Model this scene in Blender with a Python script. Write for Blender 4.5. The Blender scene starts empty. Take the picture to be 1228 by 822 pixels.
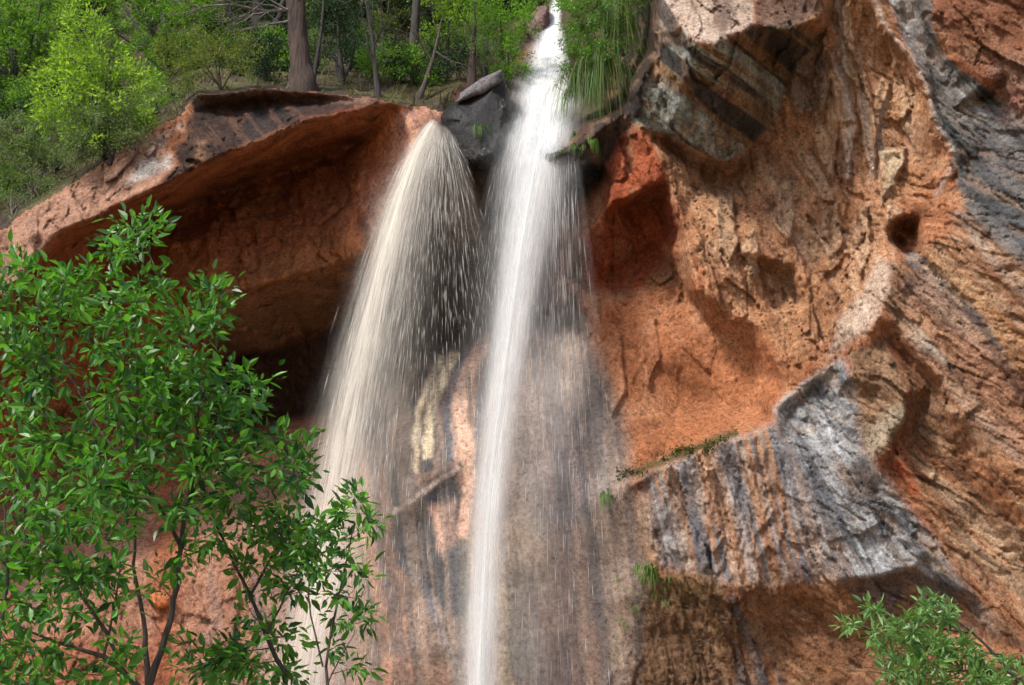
import bpy, math, random
import numpy as np
from mathutils import Vector
from mathutils.geometry import delaunay_2d_cdt

rng = np.random.default_rng(11)
random.seed(5)
scene = bpy.context.scene
COL = scene.collection

# ------------------------------------------------------------------ camera
FPX, PITCH = 1687.0, math.radians(22.0)
CAM = np.array([0.0, 0.0, 1.7])
CP_, SP_ = math.cos(PITCH), math.sin(PITCH)
cam_data = bpy.data.cameras.new('camera')
cam_data.sensor_width = 36.0
cam_data.lens = 36.0 * FPX / 1228.0
cam_data.clip_end = 3000
cam = bpy.data.objects.new('camera', cam_data)
cam.location = CAM
cam.rotation_euler = (math.radians(90) + PITCH, 0, 0)
COL.objects.link(cam)
scene.camera = cam


def at(px, py, Y):
    """a point of the place: seen towards (px, py) and Y metres in front of the camera"""
    px = np.asarray(px, float); py = np.asarray(py, float); Y = np.asarray(Y, float)
    cx = (px - 614) / FPX; cy = (411 - py) / FPX
    dy = CP_ - SP_ * cy
    dz = SP_ + CP_ * cy
    s = Y / dy
    return np.stack([CAM[0] + cx * s, CAM[1] + Y + 0 * s, CAM[2] + dz * s], -1)


# ------------------------------------------------------------------ noise
def _hash(ix, iy, iz, seed):
    h = (ix.astype(np.uint32) * np.uint32(374761393) + iy.astype(np.uint32) * np.uint32(668265263)
         + iz.astype(np.uint32) * np.uint32(2147483647) + np.uint32(seed * 974634777 % 4294967296))
    h = (h ^ (h >> np.uint32(13))) * np.uint32(1274126177)
    h = (h ^ (h >> np.uint32(16))) * np.uint32(2246822519)
    h = h ^ (h >> np.uint32(15))
    return h


def _h01(h):
    return (h & np.uint32(0xffffff)).astype(np.float64) / 16777215.0


def vnoise(x, y, z, seed=0):
    x, y, z = np.broadcast_arrays(x, y, z)
    fx, fy, fz = np.floor(x), np.floor(y), np.floor(z)
    ix, iy, iz = fx.astype(np.int64), fy.astype(np.int64), fz.astype(np.int64)
    tx, ty, tz = x - fx, y - fy, z - fz
    tx = tx * tx * (3 - 2 * tx); ty = ty * ty * (3 - 2 * ty); tz = tz * tz * (3 - 2 * tz)
    r = 0
    for a in (0, 1):
        for b in (0, 1):
            for c in (0, 1):
                w = (tx if a else 1 - tx) * (ty if b else 1 - ty) * (tz if c else 1 - tz)
                r = r + w * _h01(_hash(ix + a, iy + b, iz + c, seed))
    return r * 2 - 1


def fbm(x, y, z, seed=0, oct=4, gain=0.5):
    r = 0; a = 1; f = 1; n = 0
    for o in range(oct):
        r = r + a * vnoise(x * f + 17.3 * o, y * f - 9.1 * o, z * f + 5.7 * o, seed + o)
        n += a; a *= gain; f *= 2.03
    return r / n


def ridged(x, y, z, seed=0, oct=4):
    r = 0; a = 1; f = 1; n = 0
    for o in range(oct):
        r = r + a * (1 - 2 * np.abs(vnoise(x * f + 7 * o, y * f, z * f - 3 * o, seed + o)))
        n += a; a *= .55; f *= 2.1
    return r / n


def facets(x, y, z, seed=0, tilt=1.0, step=0.5):
    """broken rock: every Voronoi cell is a plane of its own tilt and height; also the distance to the crack"""
    fx, fy, fz = np.floor(x), np.floor(y), np.floor(z)
    best = np.full(x.shape, 9e9); sec = np.full(x.shape, 9e9)
    val = np.zeros(x.shape)
    for a in (-1, 0, 1):
        for b in (-1, 0, 1):
            for c in (-1, 0, 1):
                ix, iy, iz = (fx + a).astype(np.int64), (fy + b).astype(np.int64), (fz + c).astype(np.int64)
                h = _hash(ix, iy, iz, seed)
                px = fx + a + _h01(h); h2 = h * np.uint32(2654435761) ^ (h >> np.uint32(7))
                py = fy + b + _h01(h2); h3 = h2 * np.uint32(2246822519) ^ (h2 >> np.uint32(9))
                pz = fz + c + _h01(h3); h4 = h3 * np.uint32(3266489917) ^ (h3 >> np.uint32(11))
                h5 = h4 * np.uint32(668265263) ^ (h4 >> np.uint32(13))
                h6 = h5 * np.uint32(374761393) ^ (h5 >> np.uint32(15))
                dx, dy, dz = x - px, y - py, z - pz
                d = dx * dx + dy * dy + dz * dz
                v = tilt * (dx * (_h01(h4) * 2 - 1) + dz * (_h01(h5) * 2 - 1)) + step * (_h01(h6) * 2 - 1)
                closer = d < best
                sec = np.where(closer, best, np.minimum(sec, d))
                val = np.where(closer, v, val)
                best = np.where(closer, d, best)
    return val, np.sqrt(sec) - np.sqrt(best)


def smooth01(x, a, b):
    t = np.clip((x - a) / (b - a), 0, 1)
    return t * t * (3 - 2 * t)


# ------------------------------------------------------------------ object helpers
def tag(o, label=None, cat=None, group=None, kind=None):
    if label: o['label'] = label
    if cat: o['category'] = cat
    if group: o['group'] = group
    if kind: o['kind'] = kind
    return o


def empty(name, loc):
    o = bpy.data.objects.new(name, None)
    COL.objects.link(o)
    o.location = Vector([float(v) for v in loc])
    return o


def mesh_obj(name, verts, loops, starts, totals, mat, parent=None, smooth=False, origin=None):
    verts = np.asarray(verts, dtype=np.float32)
    org = np.zeros(3, np.float32)
    if parent is not None:
        org = np.array(parent.location, np.float32)
        if parent.parent is not None:
            org = org + np.array(parent.parent.location, np.float32)
    elif origin is not None:
        org = np.array(origin, np.float32)
    me = bpy.data.meshes.new(name)
    me.vertices.add(len(verts)); me.vertices.foreach_set('co', (verts - org).ravel())
    me.loops.add(len(loops)); me.loops.foreach_set('vertex_index', np.asarray(loops, np.int32).ravel())
    me.polygons.add(len(starts))
    me.polygons.foreach_set('loop_start', np.asarray(starts, np.int32))
    try:
        me.polygons.foreach_set('loop_total', np.asarray(totals, np.int32))
    except Exception:
        pass
    me.polygons.foreach_set('use_smooth', np.full(len(starts), smooth, bool))
    me.update(calc_edges=True)
    me.validate()
    if mat: me.materials.append(mat)
    o = bpy.data.objects.new(name, me)
    COL.objects.link(o)
    if parent is not None: o.parent = parent
    elif origin is not None: o.location = Vector([float(v) for v in org])
    return o


def poly_obj(name, verts, faces, mat, parent=None, smooth=False, origin=None):
    """faces: integer array (n, k)"""
    faces = np.asarray(faces, np.int32)
    k = faces.shape[1]
    return mesh_obj(name, verts, faces.ravel(), np.arange(len(faces)) * k, np.full(len(faces), k), mat, parent, smooth, origin)


class Tubes:
    def __init__(self): self.v = []; self.f = []; self.n = 0

    def add(self, pts, radii, sides=6, rough=0.0):
        pts = np.asarray(pts, float); k = len(pts)
        radii = np.broadcast_to(np.asarray(radii, float), (k,))
        t = np.gradient(pts, axis=0); t /= np.linalg.norm(t, axis=1, keepdims=True) + 1e-9
        ref = np.array([0.31, 0.83, 0.12])
        a = np.cross(t, ref); a /= np.linalg.norm(a, axis=1, keepdims=True) + 1e-9
        b = np.cross(t, a)
        ang = np.arange(sides) * 2 * math.pi / sides
        rr = radii[:, None] * (1 + rough * rng.uniform(-1, 1, (k, sides)))
        ring = pts[:, None, :] + rr[..., None] * (np.cos(ang)[None, :, None] * a[:, None, :] + np.sin(ang)[None, :, None] * b[:, None, :])
        self.v.append(ring.reshape(-1, 3))
        i = np.arange(k - 1)[:, None] * sides; j = np.arange(sides)[None, :]; j2 = (j + 1) % sides
        f = np.stack([i + j, i + j2, i + sides + j2, i + sides + j], -1).reshape(-1, 4) + self.n
        self.f.append(f); self.n += k * sides

    def build(self, name, mat, parent=None, smooth=True, origin=None):
        return poly_obj(name, np.concatenate(self.v), np.concatenate(self.f), mat, parent, smooth, origin)


LEAF = (np.array([[0, 0, 0], [.30, .42, .06], [.62, .36, .03], [1, 0, -.10], [.62, -.36, .03], [.30, -.42, .06], [.45, 0, -.05]]),
        [[0, 6, 1], [1, 6, 2], [2, 6, 3], [3, 6, 4], [4, 6, 5], [5, 6, 0]])
LEAF_S = (np.array([[0, 0, 0], [.5, .40, .05], [1, 0, -.05], [.5, -.40, .05]]), [[0, 2, 1], [0, 3, 2]])
BLADE = (np.array([[0, .5, 0], [0, -.5, 0], [.5, .4, -.06], [.5, -.4, -.06], [1, 0, -.3]]), [[0, 1, 2], [1, 3, 2], [2, 3, 4]])


def leaves(name, pos, d, nrm, length, width, mat, parent=None, template=LEAF, origin=None):
    tv, tf = template
    tf = np.asarray(tf)
    d = d / (np.linalg.norm(d, axis=1, keepdims=True) + 1e-9)
    s = np.cross(nrm, d); s /= np.linalg.norm(s, axis=1, keepdims=True) + 1e-9
    n = np.cross(d, s)
    L = np.asarray(length)[:, None, None]; Wd = np.asarray(width)[:, None, None]
    v = (pos[:, None, :] + d[:, None, :] * tv[None, :, 0:1] * L + s[:, None, :] * tv[None, :, 1:2] * Wd
         + n[:, None, :] * tv[None, :, 2:3] * L)
    k = len(tv)
    f = (tf[None] + (np.arange(len(pos)) * k)[:, None, None]).reshape(-1, 3)
    return poly_obj(name, v.reshape(-1, 3), f, mat, parent, False, origin)


def rdir(n, zbias=0.0):
    v = rng.normal(size=(n, 3)); v[:, 2] += zbias
    return v / (np.linalg.norm(v, axis=1, keepdims=True) + 1e-9)


# ------------------------------------------------------------------ materials
def new_mat(name):
    m = bpy.data.materials.new(name); m.use_nodes = True
    nt = m.node_tree; nt.nodes.clear()
    return m, nt


def N(nt, typ, **kw):
    n = nt.nodes.new(typ)
    for k, v in kw.items():
        if k.startswith('_'): setattr(n, k[1:], v)
        else: n.inputs[k.replace('_', ' ')].default_value = v
    return n


def ramp(nt, stops, interp='LINEAR'):
    r = nt.nodes.new('ShaderNodeValToRGB'); r.color_ramp.interpolation = interp
    e = r.color_ramp.elements
    while len(e) < len(stops): e.new(0.5)
    for k, (p, c) in enumerate(stops):
        e[k].position = p
        e[k].color = (*c, 1) if len(c) == 3 else c
    return r


def foliage_mat(name, c_dark, c_light, trans=0.35, rough=0.45, spec=0.5):
    m, nt = new_mat(name); L = nt.links.new
    geo = N(nt, 'ShaderNodeNewGeometry')
    tc = N(nt, 'ShaderNodeTexCoord')
    no = N(nt, 'ShaderNodeTexNoise', Scale=1.3, Detail=2.0)
    L(tc.outputs['Object'], no.inputs['Vector'])
    mx = N(nt, 'ShaderNodeMath', _operation='ADD')
    L(geo.outputs['Random Per Island'], mx.inputs[0]); L(no.outputs['Fac'], mx.inputs[1])
    hf = N(nt, 'ShaderNodeMath', _operation='MULTIPLY'); hf.inputs[1].default_value = 0.5
    L(mx.outputs[0], hf.inputs[0])
    mid = tuple((a + b) / 2 for a, b in zip(c_dark, c_light))
    r = ramp(nt, [(0.2, c_dark), (0.5, mid), (0.82, c_light)])
    L(hf.outputs[0], r.inputs['Fac'])
    p = N(nt, 'ShaderNodeBsdfPrincipled', Roughness=rough)
    p.inputs['Specular IOR Level'].default_value = spec
    L(r.outputs['Color'], p.inputs['Base Color'])
    t = N(nt, 'ShaderNodeBsdfTranslucent')
    g = N(nt, 'ShaderNodeMixRGB', _blend_type='MULTIPLY'); g.inputs[0].default_value = 1
    g.inputs[2].default_value = (1.5, 1.55, 0.6, 1)
    L(r.outputs['Color'], g.inputs[1]); L(g.outputs[0], t.inputs['Color'])
    ms = N(nt, 'ShaderNodeMixShader'); ms.inputs[0].default_value = trans
    L(p.outputs[0], ms.inputs[1]); L(t.outputs[0], ms.inputs[2])
    o = N(nt, 'ShaderNodeOutputMaterial'); L(ms.outputs[0], o.inputs['Surface'])
    return m


def bark_mat(name, c1, c2, scale=9.0, stretch=0.15):
    m, nt = new_mat(name); L = nt.links.new
    tc = N(nt, 'ShaderNodeTexCoord'); mp = N(nt, 'ShaderNodeMapping')
    mp.inputs['Scale'].default_value = (1, 1, stretch)
    L(tc.outputs['Object'], mp.inputs['Vector'])
    no = N(nt, 'ShaderNodeTexNoise', Scale=scale, Detail=6.0, Roughness=0.7)
    L(mp.outputs[0], no.inputs['Vector'])
    r = ramp(nt, [(0.35, c1), (0.68, c2)]); L(no.outputs['Fac'], r.inputs['Fac'])
    p = N(nt, 'ShaderNodeBsdfPrincipled', Roughness=0.9)
    L(r.outputs['Color'], p.inputs['Base Color'])
    b = N(nt, 'ShaderNodeBump', Strength=1.0, Distance=0.07); L(no.outputs['Fac'], b.inputs['Height'])
    L(b.outputs[0], p.inputs['Normal'])
    o = N(nt, 'ShaderNodeOutputMaterial'); L(p.outputs[0], o.inputs['Surface'])
    return m


def rock_mat(name, attr=True, base=(0.2, 0.1, 0.06), bump=1.0):
    """sandstone: the colour of each bed, stain and painted shade comes from the mesh, grain and small cracks from noise"""
    m, nt = new_mat(name); L = nt.links.new
    tc = N(nt, 'ShaderNodeTexCoord')
    p = N(nt, 'ShaderNodeBsdfPrincipled', Roughness=0.85); p.inputs['Specular IOR Level'].default_value = .15
    if attr:
        ca = N(nt, 'ShaderNodeAttribute', _attribute_name='stain'); col = ca.outputs['Color']
        wa = N(nt, 'ShaderNodeAttribute', _attribute_name='wet')
        ga = N(nt, 'ShaderNodeAttribute', _attribute_name='grit')
    else:
        rgb = N(nt, 'ShaderNodeRGB'); rgb.outputs[0].default_value = (*base, 1); col = rgb.outputs[0]
    # blotches
    n1 = N(nt, 'ShaderNodeTexNoise', Scale=1.1, Detail=8.0, Roughness=0.68, Distortion=0.6)
    L(tc.outputs['Object'], n1.inputs['Vector'])
    r1 = ramp(nt, [(0.30, (0.52, 0.48, 0.46)), (0.5, (1.0, 1.0, 1.0)), (0.72, (1.35, 1.4, 1.45))])
    L(n1.outputs['Fac'], r1.inputs['Fac'])
    mm = N(nt, 'ShaderNodeMixRGB', _blend_type='MULTIPLY'); mm.inputs[0].default_value = 0.8
    L(col, mm.inputs[1]); L(r1.outputs['Color'], mm.inputs[2])
    # fine grain
    n2 = N(nt, 'ShaderNodeTexNoise', Scale=9.0, Detail=10.0, Roughness=0.78, Distortion=0.4)
    L(tc.outputs['Object'], n2.inputs['Vector'])
    r2 = ramp(nt, [(0.36, (0.22, 0.19, 0.18)), (0.47, (0.9, 0.9, 0.9)), (0.64, (1.6, 1.62, 1.65))])
    L(n2.outputs['Fac'], r2.inputs['Fac'])
    m2 = N(nt, 'ShaderNodeMixRGB', _blend_type='MULTIPLY'); m2.inputs[0].default_value = 0.85
    L(mm.outputs[0], m2.inputs[1]); L(r2.outputs['Color'], m2.inputs[2])
    n5 = N(nt, 'ShaderNodeTexNoise', Scale=30.0, Detail=6.0, Roughness=0.8)
    L(tc.outputs['Object'], n5.inputs['Vector'])
    r5 = ramp(nt, [(0.38, (0.5, 0.48, 0.46)), (0.5, (1.0, 1.0, 1.0)), (0.62, (1.35, 1.36, 1.38))])
    L(n5.outputs['Fac'], r5.inputs['Fac'])
    m5 = N(nt, 'ShaderNodeMixRGB', _blend_type='MULTIPLY'); m5.inputs[0].default_value = 0.5
    L(m2.outputs[0], m5.inputs[1]); L(r5.outputs['Color'], m5.inputs[2])
    L(m5.outputs[0], p.inputs['Base Color'])
    # joints: straight thin cracks between broken plates, only in places
    jn = N(nt, 'ShaderNodeTexNoise', Scale=1.1, Detail=3.0); L(tc.outputs['Object'], jn.inputs['Vector'])
    js = N(nt, 'ShaderNodeVectorMath', _operation='SCALE'); js.inputs['Scale'].default_value = .35; L(jn.outputs['Color'], js.inputs[0])
    ja = N(nt, 'ShaderNodeVectorMath', _operation='ADD'); L(tc.outputs['Object'], ja.inputs[0]); L(js.outputs[0], ja.inputs[1])
    jm = N(nt, 'ShaderNodeMapping'); jm.inputs['Scale'].default_value = (1.0, .5, .38); jm.inputs['Rotation'].default_value = (0, .45, 0); L(ja.outputs[0], jm.inputs['Vector'])
    jh = None
    for sc_, wd in ((1.1, .025), (3.4, .04)):
        jv = N(nt, 'ShaderNodeTexVoronoi', Scale=sc_, _feature='DISTANCE_TO_EDGE'); L(jm.outputs[0], jv.inputs['Vector'])
        jr = N(nt, 'ShaderNodeMapRange'); jr.inputs['From Max'].default_value = wd; L(jv.outputs['Distance'], jr.inputs['Value'])
        if jh is None: jh = jr
        else:
            jx = N(nt, 'ShaderNodeMath', _operation='MULTIPLY'); L(jh.outputs[0], jx.inputs[0]); L(jr.outputs[0], jx.inputs[1]); jh = jx
    jp = ramp(nt, [(.47, (0, 0, 0)), (.6, (1, 1, 1))]); jq = N(nt, 'ShaderNodeTexNoise', Scale=.9, Detail=4.0); L(tc.outputs['Object'], jq.inputs['Vector']); L(jq.outputs['Fac'], jp.inputs['Fac'])
    ji = N(nt, 'ShaderNodeMix', _data_type='FLOAT'); L(jp.outputs['Color'], ji.inputs[0]); ji.inputs[2].default_value = 1.0; L(jh.outputs[0], ji.inputs[3])
    # bump: broken plates + grain
    wn = N(nt, 'ShaderNodeTexNoise', Scale=1.6, Detail=5.0, Roughness=0.65); L(tc.outputs['Object'], wn.inputs['Vector'])
    wsub = N(nt, 'ShaderNodeVectorMath', _operation='SCALE'); wsub.inputs['Scale'].default_value = 1.3
    L(wn.outputs['Color'], wsub.inputs[0])
    wad = N(nt, 'ShaderNodeVectorMath', _operation='ADD'); L(tc.outputs['Object'], wad.inputs[0]); L(wsub.outputs[0], wad.inputs[1])
    wmp = N(nt, 'ShaderNodeMapping'); wmp.inputs['Scale'].default_value = (1.0, .6, .45); wmp.inputs['Rotation'].default_value = (0, .35, 0)
    L(wad.outputs[0], wmp.inputs['Vector'])
    hs = None
    for sc_, wt in ((2.2, .55), (6.0, .3), (15.0, .13)):
        vo = N(nt, 'ShaderNodeTexVoronoi', Scale=sc_, _distance='MANHATTAN'); L(wmp.outputs[0], vo.inputs['Vector'])
        sep = N(nt, 'ShaderNodeSeparateColor'); L(vo.outputs['Color'], sep.inputs[0])
        cm = N(nt, 'ShaderNodeMath', _operation='MULTIPLY_ADD'); cm.inputs[1].default_value = .6
        L(sep.outputs[0], cm.inputs[0]); L(vo.outputs['Distance'], cm.inputs[2])
        c2_ = N(nt, 'ShaderNodeMath', _operation='MULTIPLY'); c2_.inputs[1].default_value = wt; L(cm.outputs[0], c2_.inputs[0])
        if hs is None: hs = c2_
        else:
            ad = N(nt, 'ShaderNodeMath', _operation='ADD'); L(hs.outputs[0], ad.inputs[0]); L(c2_.outputs[0], ad.inputs[1]); hs = ad
    n3 = N(nt, 'ShaderNodeTexNoise', Scale=3.2, Detail=10.0, Roughness=0.75)
    L(tc.outputs['Object'], n3.inputs['Vector'])
    ad = N(nt, 'ShaderNodeMath', _operation='ADD'); L(hs.outputs[0], ad.inputs[0]); L(n3.outputs['Fac'], ad.inputs[1])
    jb = N(nt, 'ShaderNodeMath', _operation='MULTIPLY_ADD'); jb.inputs[1].default_value = .35; L(ji.outputs[0], jb.inputs[0]); L(ad.outputs[0], jb.inputs[2]); ad = jb
    n4 = N(nt, 'ShaderNodeTexNoise', Scale=22.0, Detail=8.0, Roughness=0.8); L(tc.outputs['Object'], n4.inputs['Vector'])
    b1 = N(nt, 'ShaderNodeBump', Strength=0.9 * bump, Distance=0.22); L(ad.outputs[0], b1.inputs['Height'])
    b2 = N(nt, 'ShaderNodeBump', Strength=0.9 * bump, Distance=0.10); L(n4.outputs['Fac'], b2.inputs['Height'])
    L(b1.outputs[0], b2.inputs['Normal']); L(b2.outputs[0], p.inputs['Normal'])
    if attr:
        mr = N(nt, 'ShaderNodeMapRange'); mr.inputs['To Min'].default_value = 0.88; mr.inputs['To Max'].default_value = 0.38
        L(wa.outputs['Fac'], mr.inputs['Value']); L(mr.outputs[0], p.inputs['Roughness'])
        g1 = N(nt, 'ShaderNodeMath', _operation='MULTIPLY'); g1.inputs[1].default_value = 0.8 * bump
        L(ga.outputs['Fac'], g1.inputs[0]); L(g1.outputs[0], b1.inputs['Strength'])
        g2 = N(nt, 'ShaderNodeMath', _operation='MULTIPLY'); g2.inputs[1].default_value = 0.8 * bump
        L(ga.outputs['Fac'], g2.inputs[0]); L(g2.outputs[0], b2.inputs['Strength'])
    o = N(nt, 'ShaderNodeOutputMaterial'); L(p.outputs[0], o.inputs['Surface'])
    return m


def water_mat(name, c, trans=0.4):
    m, nt = new_mat(name); L = nt.links.new
    d = N(nt, 'ShaderNodeBsdfDiffuse'); d.inputs['Color'].default_value = (*c, 1)
    t = N(nt, 'ShaderNodeBsdfTranslucent'); t.inputs['Color'].default_value = (*c, 1)
    ms = N(nt, 'ShaderNodeMixShader'); ms.inputs[0].default_value = trans
    L(d.outputs[0], ms.inputs[1]); L(t.outputs[0], ms.inputs[2])
    o = N(nt, 'ShaderNodeOutputMaterial'); L(ms.outputs[0], o.inputs['Surface'])
    return m


#@@CLIFF
# ------------------------------------------------------------------ the cliff: breaklines (px, py, metres)
LINES = []
def BL(*p): LINES.append(list(p))

# hillside above the rim
BL((-260,-220,95),(0,-220,95),(300,-220,95),(600,-220,92),(700,-220,80),(790,-220,36),(950,-220,30),(1100,-220,29),(1490,-220,26))
BL((-260,0,62),(0,0,60),(200,0,58),(400,0,56),(560,0,54),(640,2,47))
BL((-260,140,47),(0,120,47),(200,70,47),(400,62,46),(560,60,44),(622,60,42.5))
BL((-260,262,40),(0,215,40),(90,170,39),(160,130,38.5),(240,88,38),(400,88,38.5),(500,100,38.5))
BL((-260,352,33),(-100,302,33.5),(0,263,34),(60,227,34.4),(110,197,34.6),(150,164,34.8),(185,143,35),(213,130,35),(240,103,35),(300,99,35.3),(380,102,35.8),(440,109,36.4),(480,117,36.6),(515,124,36.8))
# rim of the left ledge
T = [(-260,360,31),(-100,310,31.5),(0,272,32),(60,235,32.4),(110,205,32.6),(150,172,32.8),(185,150,33),(215,138,33),(238,111,33),(300,106,33.3),(380,109,33.8),(440,116,34.4),(480,124,35),(522,132,35.4)]
BL(*T)
BL((150,200,32.4),(200,175,32.6),(232,138,32.9),(252,128,33.9),(320,124,34.4),(400,118,34.7))
BL((-260,520,31.4),(-100,430,31.6),(0,372,31.8),(40,312,31.8),(75,277,31.8),(140,248,31.6),(190,226,31.5),(225,206,31.6),(300,176,32),(370,144,32.8),(440,127,34))
BL((-260,600,35),(-100,500,35.5),(0,420,36),(60,340,35.5),(110,290,36),(180,262,37),(260,235,38.2),(340,205,38.6),(400,185,38.3),(440,165,37.2),(462,142,36.2))
BL((150,320,37),(210,290,36.4),(250,285,36),(310,290,36),(370,280,36),(426,262,35.6))
BL((100,400,37),(200,345,35.6),(250,360,35),(300,345,34.7),(350,330,34.8),(400,315,34.9),(436,300,35))
BL((100,475,38.2),(180,452,38.5),(240,440,39),(285,428,39.8),(330,430,40.6),(372,405,40.8),(408,398,40.8),(440,380,40.5))
BL((100,555,38),(200,540,38.6),(250,522,39.4),(292,520,40.3),(340,500,41.2),(400,480,41.3),(450,440,41))
BL((-260,640,37),(0,600,36.5),(100,590,37),(220,570,37.5),(300,535,38),(380,505,38.5),(440,482,38.5),(475,468,38))
BL((-260,700,34),(0,690,34.5),(150,680,34.8),(250,660,35),(350,640,35.2),(420,600,35.8))
BL((-260,900,33),(0,850,33.3),(150,840,33.8),(250,830,34.2),(400,830,34.6))
BL((-260,1240,33),(200,1240,33),(600,1240,33.2),(900,1240,33.5),(1200,1240,31),(1490,1240,29))
# smooth salmon chute beside the left fall
BL((522,132,35.4),(500,170,35.2),(470,220,34.9),(446,258,34.9),(440,285,35))
BL((532,150,36),(524,220,36.8),(530,300,38.8),(500,360,39.5),(470,420,40))
BL((560,225,38.5),(575,300,39.6),(560,400,40.5))
BL((600,215,38.6),(612,300,39.6),(615,380,39.5))
# notch and stream bed
BL((540,105,37.2),(575,100,37.6),(602,112,38.6),(600,200,38.6))
BL((640,2,47),(632,60,43),(618,105,40))
BL((668,0,46),(660,60,43),(655,120,39),(648,180,38.6))
BL((700,0,44),(690,70,40.5),(684,140,37.5))
BL((772,-90,40),(766,0,39.6),(758,60,38.8),(745,100,38),(722,130,37))
# wet ledge and the red block under it
BL((655,188,33.8),(690,172,34),(715,157,34.2),(735,142,34.3),(757,126,34.8),(765,140,34.6))
BL((660,199,34.1),(690,199,34.4),(713,189,34.5),(738,165,34.8))
BL((645,195,38.2),(668,216,37),(698,226,37.3),(722,207,36.4))
BL((742,170,35),(768,160,34.4),(795,190,34.2),(798,212,34.3),(770,228,34.3),(745,240,34.2),(736,228,34.8),(728,208,35.3))
BL((733,244,34.8),(716,264,35.2),(700,285,35.3),(690,312,35.6))
BL((675,250,37.2),(668,330,37.5))
BL((752,252,36.4),(788,237,36.4),(801,272,36.5),(782,300,37),(740,330,37.3),(712,343,36.6))
BL((700,362,36),(760,357,36.2),(808,332,36))
BL((690,420,36.2),(735,415,35.5),(780,440,35.5),(838,480,35.6))
BL((798,212,34.3),(806,240,34.2),(814,270,34.1),(822,300,34),(836,345,34),(870,372,34),(905,385,34),(930,430,33.9),(938,468,33.9))
BL((818,342,35.6),(850,392,35.2),(888,412,35.1),(908,450,35.0),(903,495,34.8),(870,512,34.7))
# big block top right of the falls, striped underside
BL((786,-60,33),(790,0,32.2),(812,30,31.2),(835,47,30.6),(862,50,30.4),(905,28,30.6),(950,38,31),(985,20,31.2),(990,-60,31))
BL((850,0,31.6),(860,-60,32))
BL((905,0,32.0),(910,-60,32.2))
BL((785,60,34),(757,108,33.6),(765,138,34),(800,160,34.2),(850,188,34.4),(880,190,34.4),(906,168,34.3),(936,128,34.2),(952,80,33.8),(992,45,33))
BL((800,175,35.3),(850,215,35.6),(885,225,35.4),(915,190,35.2))
# pale middle wall
BL((1000,0,32.6),(1008,60,32.9),(1014,120,33),(1017,215,33.2))
BL((950,160,34.2),(925,215,34.3),(915,260,34.2))
BL((1040,45,32.9),(1078,100,32.8),(1092,180,32.9))
BL((880,300,34.1),(935,280,33.9),(990,300,33.6),(1030,290,33.1))
BL((938,312,33.7),(944,330,34.6),(954,348,34.8),(957,366,34.6),(950,372,33.9))
BL((944,306,33.6),(953,322,33.7),(963,345,33.6),(965,366,33.7))
BL((1066,266,32.4),(1076,276,33.3),(1083,269,33.4),(1091,268,33.4),(1095,278,33.3),(1093,290,32.9),(1088,302,33),(1078,292,33.7),(1071,286,33.3))
BL((1070,262,32.4),(1084,256,32.3),(1100,259,32.2))
BL((1066,290,32.4),(1076,304,32.1),(1090,312,31.9))
BL((1104,262,32.2),(1106,306,31.9))
BL((960,420,33.7),(1000,380,33.2),(1030,350,32.6))
# long ridge top right
BL((1045,-60,31.5),(1048,0,31.6),(1070,40,31.5),(1095,75,31.4),(1125,150,31.3),(1146,190,31.2),(1150,210,31.4),(1122,238,31.9),(1100,258,32.2))
BL((1064,-60,31.9),(1070,0,31.9),(1090,38,31.9),(1118,75,31.8),(1150,130,31.7),(1185,165,31.5))
BL((1100,-60,30.9),(1104,0,30.9),(1130,40,30.8),(1180,98,30.7),(1213,84,30.3),(1232,20,30),(1300,-60,28))
BL((1190,112,31.4),(1228,150,30.9),(1300,200,30))
BL((1160,250,31),(1228,300,30.2),(1300,340,29.5))
# prow and far right faces
BL((1062,318,31.8),(1064,345,31.6),(1050,380,31.9),(1028,412,32.3),(1018,450,32.6))
BL((1108,304,31.5),(1150,345,31.0),(1190,400,30.6),(1228,470,30.3),(1300,600,29.8))
BL((1112,320,31.9),(1146,356,31.4),(1182,408,31.0),(1220,476,30.7),(1292,610,30.2))
BL((1064,402,32.3),(1094,437,32.6),(1114,464,32.5),(1100,500,32.8),(1084,528,32.7))
BL((1056,414,32.2),(1082,470,31.8),(1085,498,31.9),(1068,522,32.1),(1040,548,32.4))
BL((1074,385,31.8),(1112,440,31.5),(1150,490,31.2),(1200,560,30.9),(1236,620,30.7))
BL((1100,556,32.7),(1128,530,32.4),(1175,600,32.1),(1215,680,31.8))
BL((1150,640,32.4),(1180,720,32.2),(1240,780,31.4))
# moss ledge and streaked belly
BL((735,577,34.6),(790,552,34.5),(840,531,34.6),(880,519,34.5),(922,497,34.2))
BL((742,588,33.9),(795,562,33.5),(842,541,33.4),(885,530,33.4),(924,507,33.4))
BL((780,640,34.0),(850,640,33.75),(930,630,33.6))
BL((775,692,34.2),(850,704,34.0),(930,704,33.85),(995,702,33.65))
BL((770,760,34.5),(850,770,34.5),(950,760,34.5),(1050,770,34.2),(1130,760,33.8))
BL((690,835,34.5),(800,840,34.5),(900,850,34.6),(1000,850,34.4),(1100,850,33.6),(1250,850,32.2))
# grey slab
BL((930,490,33.6),(965,462,33.5),(1005,434,33.1))
BL((930,490,33.6),(946,545,33.3),(975,600,33.2),(1002,650,33.2),(1010,692,33.3),(1058,690,33.0),(1094,678,32.8))
BL((942,492,33.9),(972,470,33.8),(990,478,33.6),(955,500,33.9))
BL((1022,470,33.0),(1034,545,32.9),(1046,600,32.9),(1068,622,32.8))
BL((1060,572,32.5),(1088,612,32.4),(1120,652,32.3),(1150,702,32.2))
BL((1010,703,33.7),(1062,703,33.5),(1100,694,33.2),(1140,714,32.9))
BL((1030,742,34.0),(1090,746,33.8),(1150,732,33.0))
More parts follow.
